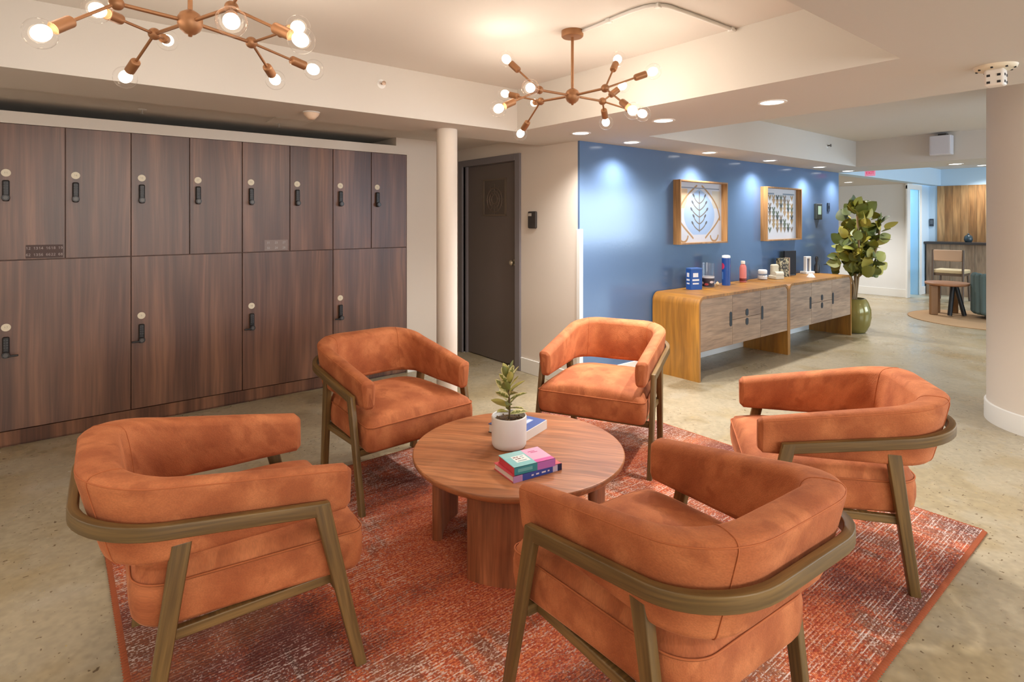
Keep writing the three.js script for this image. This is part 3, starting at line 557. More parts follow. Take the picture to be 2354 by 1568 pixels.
chandelier('brass branching chandelier with globe bulbs, hanging in full view before the ceiling corner', [2.135, 2.108, -2.145],
  [[2.1, 2.108, -2.357], [1.912, 2.108, -2.156], [2.142, 2.108, -1.922], [2.366, 2.108, -2.142]],
  [[1, [1.834, 2.291, -2.331]], [1, [1.71, 2.06, -1.992]], [1, [1.678, 1.99, -2.194]], [0, [2.038, 2.185, -2.603]], [0, [2.242, 2.154, -2.576]], [0, [2.13, 1.955, -2.571]],
   [2, [2.314, 2.299, -1.988]], [2, [2.351, 2.199, -1.787]], [2, [2.096, 1.958, -1.709]], [3, [2.489, 2.2055, -2.100]], [3, [2.478, 2.0116, -2.2166]], [3, [2.413, 2.009, -1.901]]]);
chandelier('brass branching chandelier with globe bulbs, cut by the top edge above the lockers', [0.351, 2.108, -2.14],
  [[0.147, 2.108, -2.099], [0.276, 2.108, -2.359], [0.428, 2.108, -1.919], [0.569, 2.108, -2.249]],
  [[0, [-0.03, 1.95, -1.981]], [0, [-0.05, 2.25, -2.19]], [0, [0.03, 2.25, -1.90]], [1, [0.101, 2.096, -2.16]], [1, [0.349, 2.161, -2.608]], [1, [0.208, 1.988, -2.585]],
   [2, [0.376, 1.991, -1.687]], [2, [0.581, 1.993, -1.736]], [2, [0.50, 2.30, -1.76]], [3, [0.659, 2.119, -2.0]], [3, [0.823, 2.062, -2.309]], [3, [0.715, 2.032, -2.457]]]);

// ---------------------------------------------------------------- downlights
function downlight(x, y, z, label, power = 1) {
  const t = thing('downlight', label, 'ceiling light', [x, y, z], 0, 'recessed round downlights');
  mesh('trim_ring', lathe([[0.062, -0.001], [0.064, -0.004], [0.076, -0.005], [0.08, -0.002], [0.08, 0]], 40), M.white, t);
  mesh('lens', lathe([[0, -0.0025], [0.062, -0.0025], [0.063, -0.001]], 40), M.spotGlow, t);
  const s = new THREE.SpotLight(WHITE, SPOT_POWER * power, 0, 68 * deg, 0.75, 2); s.castShadow = true; s.shadow.radius = 2.4; s.position.set(0, -0.02, 0); s.target.position.set(0, -1, 0); t.add(s); t.add(s.target);
}
downlight(3.206, SOFFIT, -3.129, 'round downlight in the soffit nearest the blue wall corner, above its left end');
downlight(3.239, SOFFIT, -2.379, 'round downlight in the soffit just right of the full chandelier', 1.25);
downlight(3.226, SOFFIT, -1.617, 'round downlight nearest the ceiling step corner, largest of the row', 1.25);
[[3.929, 'leftmost downlight of the row along the blue wall'], [5.138, 'second downlight of the row along the blue wall, above the left picture'], [6.362, 'third downlight of the row along the blue wall'], [7.649, 'fourth downlight of the row along the blue wall, right of the right picture'], [8.548, 'last downlight of the row at the blue wall end, above the tall plant', 0.5]]
  .forEach(([x, l, k = 0.65]) => downlight(x, SOFFIT, -3.22, l, k));
downlight(11.115, SOFFIT, -4.18, 'round downlight in the passage ceiling behind the tall plant', 2.2);
downlight(8.507, SOFFIT, -2.006, 'round downlight under the far beam, left of the pillar');
downlight(13.2, TOP, -2.72, 'round downlight above the far timber bar panel');
for (const [x, z, l] of [[5.0, 0.9, 'added unseen fill downlight behind the pillar, nearest it'], [7.0, 0.6, 'added unseen fill downlight over the lounge floor right of the frame'], [6.2, 2.2, 'added unseen fill downlight over the lounge floor, farthest from the sideboard']]) downlight(x, TOP, z, l, 1.0);  // unseen downlights added to brighten the lounge side and sideboard fronts
downlight(0.6, SOFFIT, 0.9, 'added fill downlight behind the camera, left', 0.8); downlight(2.4, SOFFIT, 0.9, 'added fill downlight behind the camera, right', 0.8); downlight(-1.6, SOFFIT, -1.0, 'added fill downlight in the soffit left of the frame, near the camera'); downlight(-1.6, SOFFIT, -2.6, 'added fill downlight in the soffit left of the frame, near the lockers');  // unseen downlights added as fill for the near chairs, floor and lockers
// unseen panel added to send cool light into the small blue room
{
  const t = thing('fill_panel', 'added unseen cool light panel behind the blue doorway', 'ceiling light', [13.1, 2.3, -4.5]);
  mesh('diffuser', box(-0.4, 0.4, -0.02, 0, -0.3, 0.3), std([240, 248, 255], 0.5, { emissive: COOL, emissiveIntensity: 3 }), t);
  areaLight(COOL, 22, 0.8, 0.6, [13.1, 2.27, -4.5], [13.1, 0, -4.5]);
}

// ---------------------------------------------------------------- small fixtures on walls and ceilings
{
  const cr = thing('card_reader', 'black rounded card reader on the cream wall right of the door', 'card reader', [DX, 1.452, -4.03]);
  mesh('case', metric(new RoundedBoxGeometry(0.026, 0.16, 0.115, 4, 0.012).translate(-0.013, 0, 0)), std([52, 46, 44], 0.45), cr);
  mesh('label_plate', box(-0.0275, -0.026, 0.035, 0.062, -0.045, 0.0), std([176, 168, 158], 0.5), cr);
  const sm = thing('smoke_alarm', 'white smoke alarm on the soffit before the pillar, at the right edge', 'alarm', [3.24, SOFFIT, -0.62]);
  mesh('base', lathe([[0, -0.018], [0.06, -0.018], [0.074, -0.012], [0.078, 0]], 40), std([226, 214, 190], 0.5), sm);
  mesh('strobe', metric(new RoundedBoxGeometry(0.07, 0.075, 0.07, 3, 0.012).translate(0, -0.052, 0)), std([228, 222, 214], 0.35), sm);
  const slots = []; for (let k = 0; k < 8; k++) { const a = k / 8 * 6.283; slots.push(box(-0.004, 0.004, -0.004, 0.004, -0.004, 0.004).translate(0.066 * Math.cos(a), -0.0155, 0.066 * Math.sin(a))); } for (const s of [-1, 1]) for (const yy of [-0.075, -0.045]) { slots.push(box(-0.037, -0.0345, yy - 0.005, yy + 0.005, s * 0.018 - 0.006, s * 0.018 + 0.006)); slots.push(box(s * 0.018 - 0.006, s * 0.018 + 0.006, yy - 0.005, yy + 0.005, 0.0345, 0.037)); }
  mesh('vents', slots, M.black, sm);
  const dt = thing('smoke_detector', 'small round smoke detector on the soffit above the lockers', 'detector', [1.263, SOFFIT, -3.587]);
  mesh('base', lathe([[0, -0.006], [0.05, -0.006], [0.052, 0]], 32), M.offwhite, dt); mesh('dome', lathe([[0, -0.046], [0.02, -0.045], [0.03, -0.034], [0.044, -0.02], [0.049, -0.006]], 32), std([222, 196, 172], 0.5), dt);
  const sr = thing('sprinkler', 'round sidewall sprinkler plate between the two chandeliers', 'sprinkler', [1.641, 2.326, -3.38]);
  mesh('plate', lathe([[0, 0.004], [0.026, 0.004], [0.03, 0]], 32).rotateX(Math.PI / 2), M.offwhite, sr);
  mesh('nozzle', [rod(V(0, 0, 0.004), V(0, 0, 0.035), 0.006), lathe([[0, 0.036], [0.014, 0.036], [0.014, 0.033], [0, 0.033]], 20).rotateX(Math.PI / 2), rod(V(0.012, 0, 0.006), V(0.008, 0, 0.034), 0.002, 6), rod(V(-0.012, 0, 0.006), V(-0.008, 0, 0.034), 0.002, 6)], std([186, 160, 140], 0.4, { metalness: 0.5 }), sr);
  [[0.479, -4.72, 'pendent sprinkler in the alcove ceiling above the third upper locker'], [1.40, -4.72, 'pendent sprinkler in the alcove ceiling above the fifth upper locker']].forEach(([x, z, l]) => {
    const s = thing('sprinkler', l, 'sprinkler', [x, ALC, z]); mesh('plate', lathe([[0, -0.004], [0.024, -0.004], [0.028, 0]], 24), M.offwhite, s);
    mesh('nozzle', [rod(V(0, 0, 0), V(0, -0.03, 0), 0.005), lathe([[0, -0.034], [0.013, -0.033], [0.013, -0.031], [0, -0.03]], 18)], std([190, 186, 180], 0.3, { metalness: 0.7 }), s);
  });
  const s3 = thing('sprinkler', 'sidewall sprinkler on the bluish bulkhead above the right picture', 'sprinkler', [7.106, 2.327, -2.9]);
  mesh('plate', lathe([[0, 0.004], [0.026, 0.004], [0.03, 0]], 24).rotateX(Math.PI / 2), M.offwhite, s3); mesh('nozzle', [rod(V(0, 0, 0.003), V(0, 0, 0.04), 0.007), lathe([[0, 0.042], [0.018, 0.042], [0.018, 0.038], [0, 0.038]], 18).rotateX(Math.PI / 2)], std([90, 84, 80], 0.4), s3);
  const hp = thing('access_panel', 'flush rectangular access panel in the alcove ceiling', 'access panel', [1.44, ALC, -4.58]);
  mesh('panel', box(-0.14, 0.14, -0.004, 0, -0.13, 0.13), M.ceiling, hp);
  // surface conduit on the high ceiling
  const cd = thing('ceiling_conduit', 'white surface conduit curving across the ceiling from the full chandelier', 'conduit', [0, 0, 0]);
  mesh('pipe', tube([V(2.16, TOP - 0.009, -2.12), V(2.15, TOP - 0.009, -1.95), V(2.135, TOP - 0.009, -1.80), V(2.135, TOP - 0.009, -1.71), V(2.15, TOP - 0.009, -1.645), V(2.20, TOP - 0.009, -1.606), V(2.30, TOP - 0.009, -1.598), V(2.5, TOP - 0.009, -1.592), V(2.77, TOP - 0.009, -1.588)], 0.0095, 90, false, 10), M.offwhite, cd);
  for (const [x, z] of [[2.145, -1.9], [2.17, -1.625], [2.74, -1.589]]) mesh('clip', box(x - 0.014, x + 0.014, TOP - 0.021, TOP, z - 0.014, z + 0.014, 0.004), M.offwhite, cd);
  const ex = thing('exit_sign', 'red lit exit sign hanging from the ceiling beyond the blue wall', 'sign', [9.0, 2.118, -3.1], 0.0);
  const exT = canvasTex(256, 160, (c, w, h) => { c.fillStyle = '#d98aa4'; c.fillRect(0, 0, w, h); c.fillStyle = '#e0365a'; c.font = 'bold 96px sans-serif'; c.textAlign = 'center'; c.textBaseline = 'middle'; c.fillText('EXIT', w / 2, h / 2); });
  mesh('panel', new THREE.BoxGeometry(0.012, 0.09, 0.13).translate(0, 0, 0), std(0xffffff, 0.4, { map: exT, emissive: new THREE.Color(1, 1, 1), emissiveMap: exT, emissiveIntensity: 0.5 }), ex);
  mesh('hanger', [box(-0.012, 0.012, 0.045, 0.055, -0.065, 0.065, 0.002), rod(V(0, 0.05, 0), V(0, TOP - 2.118, 0), 0.005)], M.white, ex);
  const sb = thing('wall_speaker', 'white square box mounted high on the grey far bulkhead', 'speaker', [7.95, 2.31, -1.985]);
  mesh('case', metric(new RoundedBoxGeometry(0.12, 0.22, 0.2, 3, 0.008).translate(-0.075, -0.01, 0)), std([214, 214, 222], 0.5), sb);
  mesh('bracket', box(-0.09, 0, 0.1, 0.125, -0.03, 0.05, 0.003), std([60, 56, 54], 0.5), sb);
  mesh('grille', box(-0.139, -0.136, -0.105, 0.085, -0.085, 0.085), std([206, 206, 214], 0.7), sb);
}

// ---------------------------------------------------------------- sideboard: two units
function sideboard(label, x0, x1, cuts) {
  const zf = -2.905, zb = -3.412, top = 0.762, bot = 0.262, th = 0.024, w = x1 - x0, d = zf - zb, r = 0.085;
  const t = thing('sideboard', label, 'sideboard', [(x0 + x1) / 2, 0, (zf + zb) / 2], 0, 'waterfall sideboards along the blue wall');
  const hw = w / 2;
  // waterfall shell: side, rounded corner, top, rounded corner, side
  const outer = new THREE.Shape(); outer.moveTo(-hw, 0); outer.lineTo(-hw, top - r); outer.absarc(-hw + r, top - r, r, Math.PI, Math.PI / 2, true); outer.lineTo(hw - r, top); outer.absarc(hw - r, top - r, r, Math.PI / 2, 0, true); outer.lineTo(hw, 0);
  outer.lineTo(hw - th, 0); outer.lineTo(hw - th, top - r); outer.absarc(hw - r, top - r, r - th, 0, Math.PI / 2, false); outer.lineTo(-hw + r, top - th); outer.absarc(-hw + r, top - r, r - th, Math.PI / 2, Math.PI, false); outer.lineTo(-hw + th, 0); outer.closePath();
  const sg = new THREE.ExtrudeGeometry(outer, { depth: d - 0.004, bevelEnabled: true, bevelSize: 0.0015, bevelThickness: 0.002, bevelSegments: 1, curveSegments: 16 }).translate(0, 0, -d / 2 + 0.002);
  mesh('waterfall_shell', metric(sg), M.gold, t);
  mesh('carcass', box(-hw + th, hw - th, bot, top - th - 0.001, -d / 2 + 0.01, d / 2 - 0.03), M.gold, t);
  const zo = d / 2 - 0.006, cx = (x0 + x1) / 2;
  const frontPiece = (name, a, b, y0, y1, cornerL, cornerR) => {
    const g = 0.002, A = a - cx + g, B = b - cx - g, Y0 = y0 + g, Y1 = y1 - g, rc = r - th, s = new THREE.Shape();
    s.moveTo(A, Y0); s.lineTo(B, Y0); if (cornerR) { s.lineTo(B, Y1 - rc); s.absarc(B - rc, Y1 - rc, rc, 0, Math.PI / 2, false); } else s.lineTo(B, Y1);
    if (cornerL) { s.lineTo(A + rc, Y1); s.absarc(A + rc, Y1 - rc, rc, Math.PI / 2, Math.PI, false); } else s.lineTo(A, Y1); s.closePath();
    const e = new THREE.ExtrudeGeometry(s, { depth: 0.02, bevelEnabled: false, curveSegments: 12 }).translate(0, 0, zo - 0.02);
    return mesh(name, metric(e, rr(0, 3), rr(0, 3), true), M.greywood, t);
  };
  const pill = (px, py, ww, hh) => { const s = new THREE.Shape(); const q = ww / 2; s.absarc(px, py + hh / 2 - q, q, 0, Math.PI, false); s.absarc(px, py - hh / 2 + q, q, Math.PI, 2 * Math.PI, false); s.closePath(); return new THREE.ExtrudeGeometry(s, { depth: 0.003, bevelEnabled: false, curveSegments: 12 }).translate(0, 0, zo - 0.0005); };
  const [c0, c1, c2, c3] = cuts, ty = top - th, my = (bot + ty) / 2;
  const dl = frontPiece('door', c0, c1, bot, ty, true, false), u = frontPiece('drawer', c1, c2, my, ty), l = frontPiece('drawer', c1, c2, bot, my), dr = frontPiece('door', c2, c3, bot, ty, false, true);
  mesh('handle', pill(c1 - cx - 0.03, my + 0.01, 0.042, 0.14), M.black, dl); mesh('handle', pill(c2 - cx + 0.03, my + 0.01, 0.042, 0.14), M.black, dr);
  const mc = (c1 + c2) / 2 - cx; mesh('handle', pill(mc, my + 0.045, 0.055, 0.07), M.black, u); mesh('handle', pill(mc, my - 0.045, 0.055, 0.07), M.black, l);
  return t;
}
sideboard('near golden wood sideboard with rounded end and grey doors, under the left picture', 4.476, 6.166, [4.5, 5.039, 5.572, 6.142]);
sideboard('far golden wood sideboard with grey doors, beside the tall plant', 6.17, 7.83, [6.194, 6.72, 7.26, 7.806]);

// things on the sideboards
const SB = 0.7635;
{
  const lb = canvasTex(128, 192, (c, w, h) => { c.fillStyle = '#2456a8'; c.fillRect(0, 0, w, h); c.fillStyle = '#e8eef6'; c.fillRect(24, 34, 60, 40); c.fillRect(16, 92, 78, 18); c.fillRect(20, 128, 70, 14); });
  const t1 = thing('gift_box', 'blue box with white lettering, nearest item on the sideboard', 'box', [4.95, SB, -3.27], -0.35);
  mesh('carton', new THREE.BoxGeometry(0.13, 0.2, 0.08).translate(0, 0.1, 0), std(0xffffff, 0.45, { map: lb }), t1); mesh('lid', box(-0.067, 0.067, 0.197, 0.212, -0.042, 0.042, 0.003), std([70, 110, 180], 0.45), t1);
  const t2 = thing('glass_tumbler', 'tall clear tumbler with dark and red print next to the blue box', 'tumbler', [5.2, SB, -3.27]);
  mesh('glass', lathe([[0, 0.004], [0.052, 0.004], [0.056, 0.01], [0.062, 0.25], [0.059, 0.25], [0.053, 0.012], [0, 0.01]], 40), M.glass, t2);
  const wr = canvasTex(256, 128, (c, w, h) => { c.fillStyle = '#3a3440'; c.fillRect(0, 0, w, h); c.fillStyle = '#d9dbe2'; c.fillRect(0, 0, w, 22); for (let k = 0; k < 7; k++) { c.fillStyle = k % 2 ? '#c8575c' : '#e7d9da'; c.beginPath(); c.arc(18 + k * 37, 70 + (k % 3) * 14, 15, 0, 7); c.fill(); } });
  mesh('printed_sleeve', lathe([[0.0575, 0.012], [0.0605, 0.115]], 40), std(0xffffff, 0.5, { map: wr }), t2);
  const t3 = thing('shot_glass', 'small clear glass in front of the printed tumbler', 'glass', [5.13, SB, -3.12]);
  mesh('glass', lathe([[0, 0.002], [0.03, 0.002], [0.036, 0.065], [0.034, 0.065], [0.028, 0.01], [0, 0.01]], 32), M.glass, t3);
  const tb = thing('wood_ball', 'tiny pale wooden ball between the tumbler and the blue can', 'ball', [5.42, SB, -3.3]); mesh('ball', new THREE.SphereGeometry(0.019, 20, 14).translate(0, 0.0185, 0), std([224, 196, 150], 0.6), tb); mesh('peg', cyl(0.005, 0.005, 0.012, [0, 0.04, 0], 10), std([196, 160, 110], 0.6), tb);
  const ct = canvasTex(256, 256, (c, w, h) => { c.fillStyle = '#2450a0'; c.fillRect(0, 0, w, h); c.fillStyle = '#d03a68'; for (const x of [40, 168]) { c.beginPath(); c.arc(x, 78, 30, 0, 7); c.fill(); } c.fillStyle = '#5a86cc'; for (const x of [30, 158]) c.fillRect(x, 130, 26, 70); });
  const t4 = thing('blue_can', 'tall blue can with a red dot and white top', 'can', [5.52, SB, -3.26]);
  mesh('can_body', cyl(0.043, 0.043, 0.29, [0, 0.145, 0], 40), std(0xffffff, 0.35, { map: ct }), t4); mesh('cap', lathe([[0.043, 0.288], [0.0435, 0.298], [0.04, 0.312], [0.02, 0.318], [0, 0.318]], 40), std([226, 234, 240], 0.4), t4);
  const t5 = thing('pink_bottle', 'slim pink bottle with white cap on the sideboard', 'bottle', [5.93, SB, -3.3]);
  mesh('bottle_body', lathe([[0, 0], [0.034, 0], [0.037, 0.006], [0.037, 0.16], [0.03, 0.185], [0.02, 0.198], [0.02, 0.205], [0, 0.205]], 36), std([226, 130, 122], 0.4), t5); mesh('cap', lathe([[0.023, 0.203], [0.023, 0.232], [0.018, 0.236], [0, 0.236]], 28), std([240, 228, 214], 0.4), t5); mesh('base_mark', lathe([[0.0375, 0.012], [0.0375, 0.045]], 24), std([120, 40, 34], 0.5), t5);
  const t6 = thing('candle_jar', 'short clear jar with a white lid in the middle of the sideboard', 'jar', [6.36, SB, -3.3]);
  mesh('jar', lathe([[0, 0], [0.05, 0], [0.058, 0.01], [0.058, 0.055], [0.048, 0.066], [0.044, 0.066], [0.052, 0.052], [0.052, 0.012], [0, 0.008]], 36), M.glass, t6); mesh('wax', cyl(0.05, 0.05, 0.04, [0, 0.03, 0], 32), M.offwhite, t6); mesh('lid', lathe([[0.044, 0.068], [0.05, 0.072], [0.05, 0.105], [0.04, 0.116], [0, 0.118]], 36), M.white, t6);
  const t7 = thing('stone_bookend', 'cream stepped stone bookend leaning by the patterned box', 'bookend', [6.56, SB, -3.24], -0.3);
  mesh('upright', box(-0.05, 0.05, 0, 0.17, -0.05, 0.0, 0.018), std([206, 196, 170], 0.7), t7); mesh('foot', box(-0.065, 0.065, 0, 0.045, -0.06, 0.06, 0.012), std([212, 202, 178], 0.7), t7); mesh('roll', cyl(0.03, 0.03, 0.12, [0, 0.06, 0.03], 24, V(1, 0, 0)), std([214, 206, 184], 0.7), t7);
  const pt = texture(128, 128, (u, v) => { const n = fbm(u * 9, v * 11, 9, 11, 421, 3); return n > 0.55 ? [190, 178, 140] : n > 0.46 ? [110, 96, 60] : [46, 40, 30]; }, 1, 1);
  const t8 = thing('patterned_box', 'dark patterned upright box with tan edge on the sideboard', 'box', [6.88, SB, -3.32], -0.3);
  mesh('carton', new THREE.BoxGeometry(0.14, 0.225, 0.06).translate(0, 0.1125, 0), std(0xffffff, 0.6, { map: pt }), t8); mesh('side_edge', box(0.0705, 0.082, 0, 0.23, -0.03, 0.035), std([176, 146, 118], 0.6), t8);
  const t9 = thing('black_panel', 'tall flat black board standing behind the patterned box', 'board', [7.12, SB, -3.345], -0.25);
  mesh('board', metric(new RoundedBoxGeometry(0.2, 0.305, 0.02, 2, 0.003).translate(0, 0.1525, 0)), std([18, 18, 24], 0.75), t9); mesh('stand', box(-0.06, 0.06, 0, 0.012, -0.035, 0.035, 0.003), M.black, t9);
  const ta = thing('white_sculpture', 'white arch-shaped ornament on a wide foot', 'ornament', [7.52, SB, -3.31], -0.3);
  mesh('arch', [box(-0.045, -0.022, 0.03, 0.2, -0.02, 0.02, 0.004), box(0.022, 0.045, 0.03, 0.2, -0.02, 0.02, 0.004), box(-0.045, 0.045, 0.195, 0.222, -0.02, 0.02, 0.004)], M.white, ta); mesh('core', box(-0.012, 0.012, 0.03, 0.2, -0.006, 0.006, 0.002), std([70, 74, 96], 0.5), ta); mesh('foot', box(-0.075, 0.075, 0, 0.032, -0.05, 0.05, 0.006), M.white, ta);
  const tc = thing('white_dish', 'little white domed dish at the sideboard front edge', 'dish', [7.07, SB, -3.07]);
  mesh('dome', lathe([[0, 0.046], [0.018, 0.044], [0.034, 0.028], [0.04, 0.012], [0.048, 0.004], [0.048, 0], [0, 0]], 32), M.white, tc); mesh('finial', new THREE.SphereGeometry(0.007, 12, 8).translate(0, 0.05, 0), M.white, tc);
  const td = thing('dark_bottle', 'dark narrow bottle in a clear sleeve at the far sideboard end', 'bottle', [7.72, SB, -3.28]);
  mesh('bottle_body', lathe([[0, 0], [0.03, 0], [0.032, 0.006], [0.032, 0.09], [0.014, 0.13], [0.02, 0.16], [0.022, 0.19], [0.012, 0.215], [0, 0.22]], 28), std([30, 28, 30], 0.3), td); mesh('clear_sleeve', cyl(0.038, 0.038, 0.2, [0.0, 0.1, 0], 28), M.glass, td);
}

// ---------------------------------------------------------------- pictures
function picture(label, x0, x1, y0, y1, dep, art) {
  const w = x1 - x0, h = y1 - y0, t = thing('framed_picture', label, 'picture', [(x0 + x1) / 2, (y0 + y1) / 2, -3.43], 0, 'deep wood-framed pictures on the blue wall');
  const e = 0.016, hw = w / 2, hh = h / 2;
  for (const s of [-1, 1]) mesh('frame_side', box(s < 0 ? -hw : hw - e, s < 0 ? -hw + e : hw, -hh, hh, 0, dep, 0.0015), M.frameWood, t);
  for (const s of [-1, 1]) mesh('frame_rail', box(-hw + e, hw - e, s < 0 ? -hh : hh - e, s < 0 ? -hh + e : hh, 0, dep, 0.0015), M.frameWood, t);
  const p = new THREE.BoxGeometry(w - 2 * e, h - 2 * e, 0.004).translate(0, 0, 0.014); mesh('art_print', p, std(0xffffff, 0.6, { map: art }), t);
  return t;
}
M.frameWood = std([236, 226, 212], 0.5, { map: T.pine });
{
  const a1 = canvasTex(512, 400, (c, w, h) => {
    c.fillStyle = '#c6cad6'; c.fillRect(0, 0, w, h); c.fillStyle = '#d2b695'; c.fillRect(14, 44, 110, 130); c.fillStyle = '#c9c2b4'; c.fillRect(400, 50, 96, 120);
    c.fillStyle = '#9db6da'; c.beginPath(); c.moveTo(256, 40); c.bezierCurveTo(60, 120, 30, 260, 190, 350); c.lineTo(330, 350); c.bezierCurveTo(490, 260, 450, 120, 256, 40); c.fill();
    c.lineCap = 'round'; c.strokeStyle = '#a8865e'; c.lineWidth = 13;
    for (const s of [-1, 1]) { c.beginPath(); c.moveTo(256 + s * 30, 20); c.bezierCurveTo(256 + s * 150, 90, 256 + s * 230, 160, 256 + s * 236, 250); c.stroke(); c.beginPath(); c.moveTo(256 + s * 236, 230); c.bezierCurveTo(256 + s * 180, 300, 256 + s * 120, 330, 256 + s * 70, 372); c.stroke(); c.beginPath(); c.arc(256 + s * 170, 350, 46, 0.2, 2.9); c.stroke(); }
    c.lineWidth = 8; c.strokeStyle = '#70685f'; c.beginPath(); c.moveTo(256, 60); c.lineTo(256, 330); c.stroke();
    for (let k = 0; k < 5; k++) for (const s of [-1, 1]) { const y = 110 + k * 46; c.beginPath(); c.moveTo(256, y + 30); c.quadraticCurveTo(256 + s * 50, y + 12, 256 + s * (60 + 12 * (k % 3)), y - 20); c.stroke(); c.fillStyle = '#5a5a5e'; c.beginPath(); c.ellipse(256 + s * (64 + 12 * (k % 3)), y - 24, 15, 8, -s * 0.8, 0, 7); c.fill(); }
    c.strokeStyle = '#7e8698'; c.lineWidth = 7; c.beginPath(); c.moveTo(30, 36); c.lineTo(482, 36); c.stroke();
  });
  const a2 = canvasTex(512, 400, (c, w, h) => {
    c.fillStyle = '#c6c8ce'; c.fillRect(0, 0, w, h); c.lineWidth = 15;
    const cols = ['#7a6a58', '#343c38', '#9c8258', '#56604e', '#a88a64'];
    for (let r = 0; r < 9; r++) for (let q = 0; q < 8; q++) { c.strokeStyle = cols[(r * 3 + q * 2 + (r * q) % 3) % 5]; const x = 50 + q * 56, y = 70 + r * 32; if ((r * 7 + q * 5) % 6 === 0) continue; c.beginPath(); c.moveTo(x - 18, y - 20); c.lineTo(x, y + 12); c.lineTo(x + 18, y - 20); c.stroke(); }
    c.strokeStyle = '#7d8a98'; c.lineWidth = 12; c.beginPath(); c.moveTo(30, 40); c.lineTo(170, 40); c.moveTo(300, 40); c.lineTo(480, 40); c.stroke();
  });
  picture('left deep-framed picture of pale blue and tan curving lines', 4.83, 5.70, 1.204, 1.855, 0.085, a1);
  picture('right deep-framed picture of grey and tan chevron leaf shapes', 6.56, 7.45, 1.20, 1.85, 0.085, a2);
  const th = thing('thermostat', 'small dark wall thermostat with pale screen right of the pictures', 'thermostat', [8.07, 1.565, -3.43]);
  mesh('case', metric(new RoundedBoxGeometry(0.17, 0.215, 0.04, 3, 0.01).translate(0, 0, 0.02)), std([44, 50, 48], 0.5), th); mesh('screen', box(-0.045, 0.045, -0.04, 0.075, 0.04, 0.042), std([172, 198, 176], 0.35), th);
  const sw = thing('wall_switch', 'slim dark wall switch beside the tall plant foliage', 'switch', [8.43, 1.63, -3.43]); mesh('plate', box(-0.035, 0.035, -0.06, 0.06, 0, 0.012, 0.003), std([40, 56, 78], 0.5), sw); mesh('toggle', box(-0.01, 0.01, -0.02, 0.02, 0.012, 0.02, 0.002), std([30, 40, 56], 0.4), sw);
}

// ---------------------------------------------------------------- tall plant
{
  const t = thing('tall_plant', 'tall rubber plant with big round leaves in an olive glazed pot by the sideboard end', 'plant', [8.09, 0, -2.98]);
  mesh('pot', lathe([[0, 0], [0.12, 0], [0.14, 0.008], [0.185, 0.10], [0.202, 0.20], [0.196, 0.30], [0.168, 0.39], [0.142, 0.43], [0.138, 0.436], [0.128, 0.436], [0.126, 0.42], [0.12, 0.38], [0, 0.38]], 56), std([132, 120, 62], 0.14, { metalness: 0.2 }), t);
  mesh('soil', cyl(0.124, 0.124, 0.01, [0, 0.405, 0], 32), M.soil, t);
  const stems = [[V(0.0, 0.4, 0), V(0.01, 0.62, 0.02), V(0.05, 0.9, 0.0), V(0.1, 1.3, 0.02), V(0.12, 1.66, 0)], [V(0.02, 0.4, 0.02), V(0.05, 0.6, 0.03), V(0.02, 0.85, 0.06), V(-0.1, 1.15, 0.1), V(-0.16, 1.5, 0.1)], [V(-0.03, 0.4, -0.01), V(-0.04, 0.58, 0.02), V(0.0, 0.78, -0.05), V(0.12, 1.0, -0.14), V(0.24, 1.4, -0.16)], [V(0.03, 0.4, -0.03), V(0.04, 0.62, -0.02), V(0.1, 0.8, 0.1), V(0.16, 1.05, 0.2), V(0.2, 1.35, 0.24)]];
  const curves = stems.map((s, i) => { mesh('trunk', tube(s, i ? 0.013 : 0.019, 40, false, 8), M.trunk, t); return new THREE.CatmullRomCurve3(s); });
  seed = 90210;
  const mats = [std([126, 128, 48], 0.45), std([100, 110, 46], 0.45), std([150, 142, 52], 0.48), std([166, 154, 66], 0.5), std([84, 94, 44], 0.45)];
  const gs = [leafGeo(0.175, 0.15, 0.12, -0.16, 0.8), leafGeo(0.15, 0.132, 0.16, -0.05, 0.8), leafGeo(0.13, 0.112, 0.15, 0.1, 0.82)];
  let k = 0;
  curves.forEach((c, ci) => {
    for (let i = 0; i < 74; i++) {
      const f = rr(0.36, 1.0), p = c.getPoint(f), a = k++ * 2.399 + rr(-0.4, 0.4), out = rr(0.02, 0.25) * (f > 0.9 ? 0.5 : 1);
      const o = V(Math.cos(a), mix(-0.25, 0.9, f * f) + rr(-0.2, 0.3), Math.sin(a)).normalize();
      const at = p.clone().addScaledVector(o, out);
      if (at.y > 1.68 || at.y < 0.74 || Math.hypot(at.x, at.z) > 0.36 || at.z < -0.2 || (at.y > 1.25 && at.x + 0.8 * at.z < -0.04)) continue;
      const mm = mesh('leaf', gs[Math.floor(rr(0, 2.999))], mats[Math.floor(rr(0, 4.999))], t);
      const along = V(rr(-1, 1), rr(-0.2, 1.1), rr(-1, 1)).addScaledVector(o, 0.55).normalize(), nrm = o.clone().addScaledVector(V(0, 1, 0), 0.35); nrm.addScaledVector(along, -nrm.dot(along)).normalize();
      mm.position.copy(at); mm.quaternion.setFromRotationMatrix(new THREE.Matrix4().makeBasis(new THREE.Vector3().crossVectors(nrm, along), nrm, along));
    }
  });
}

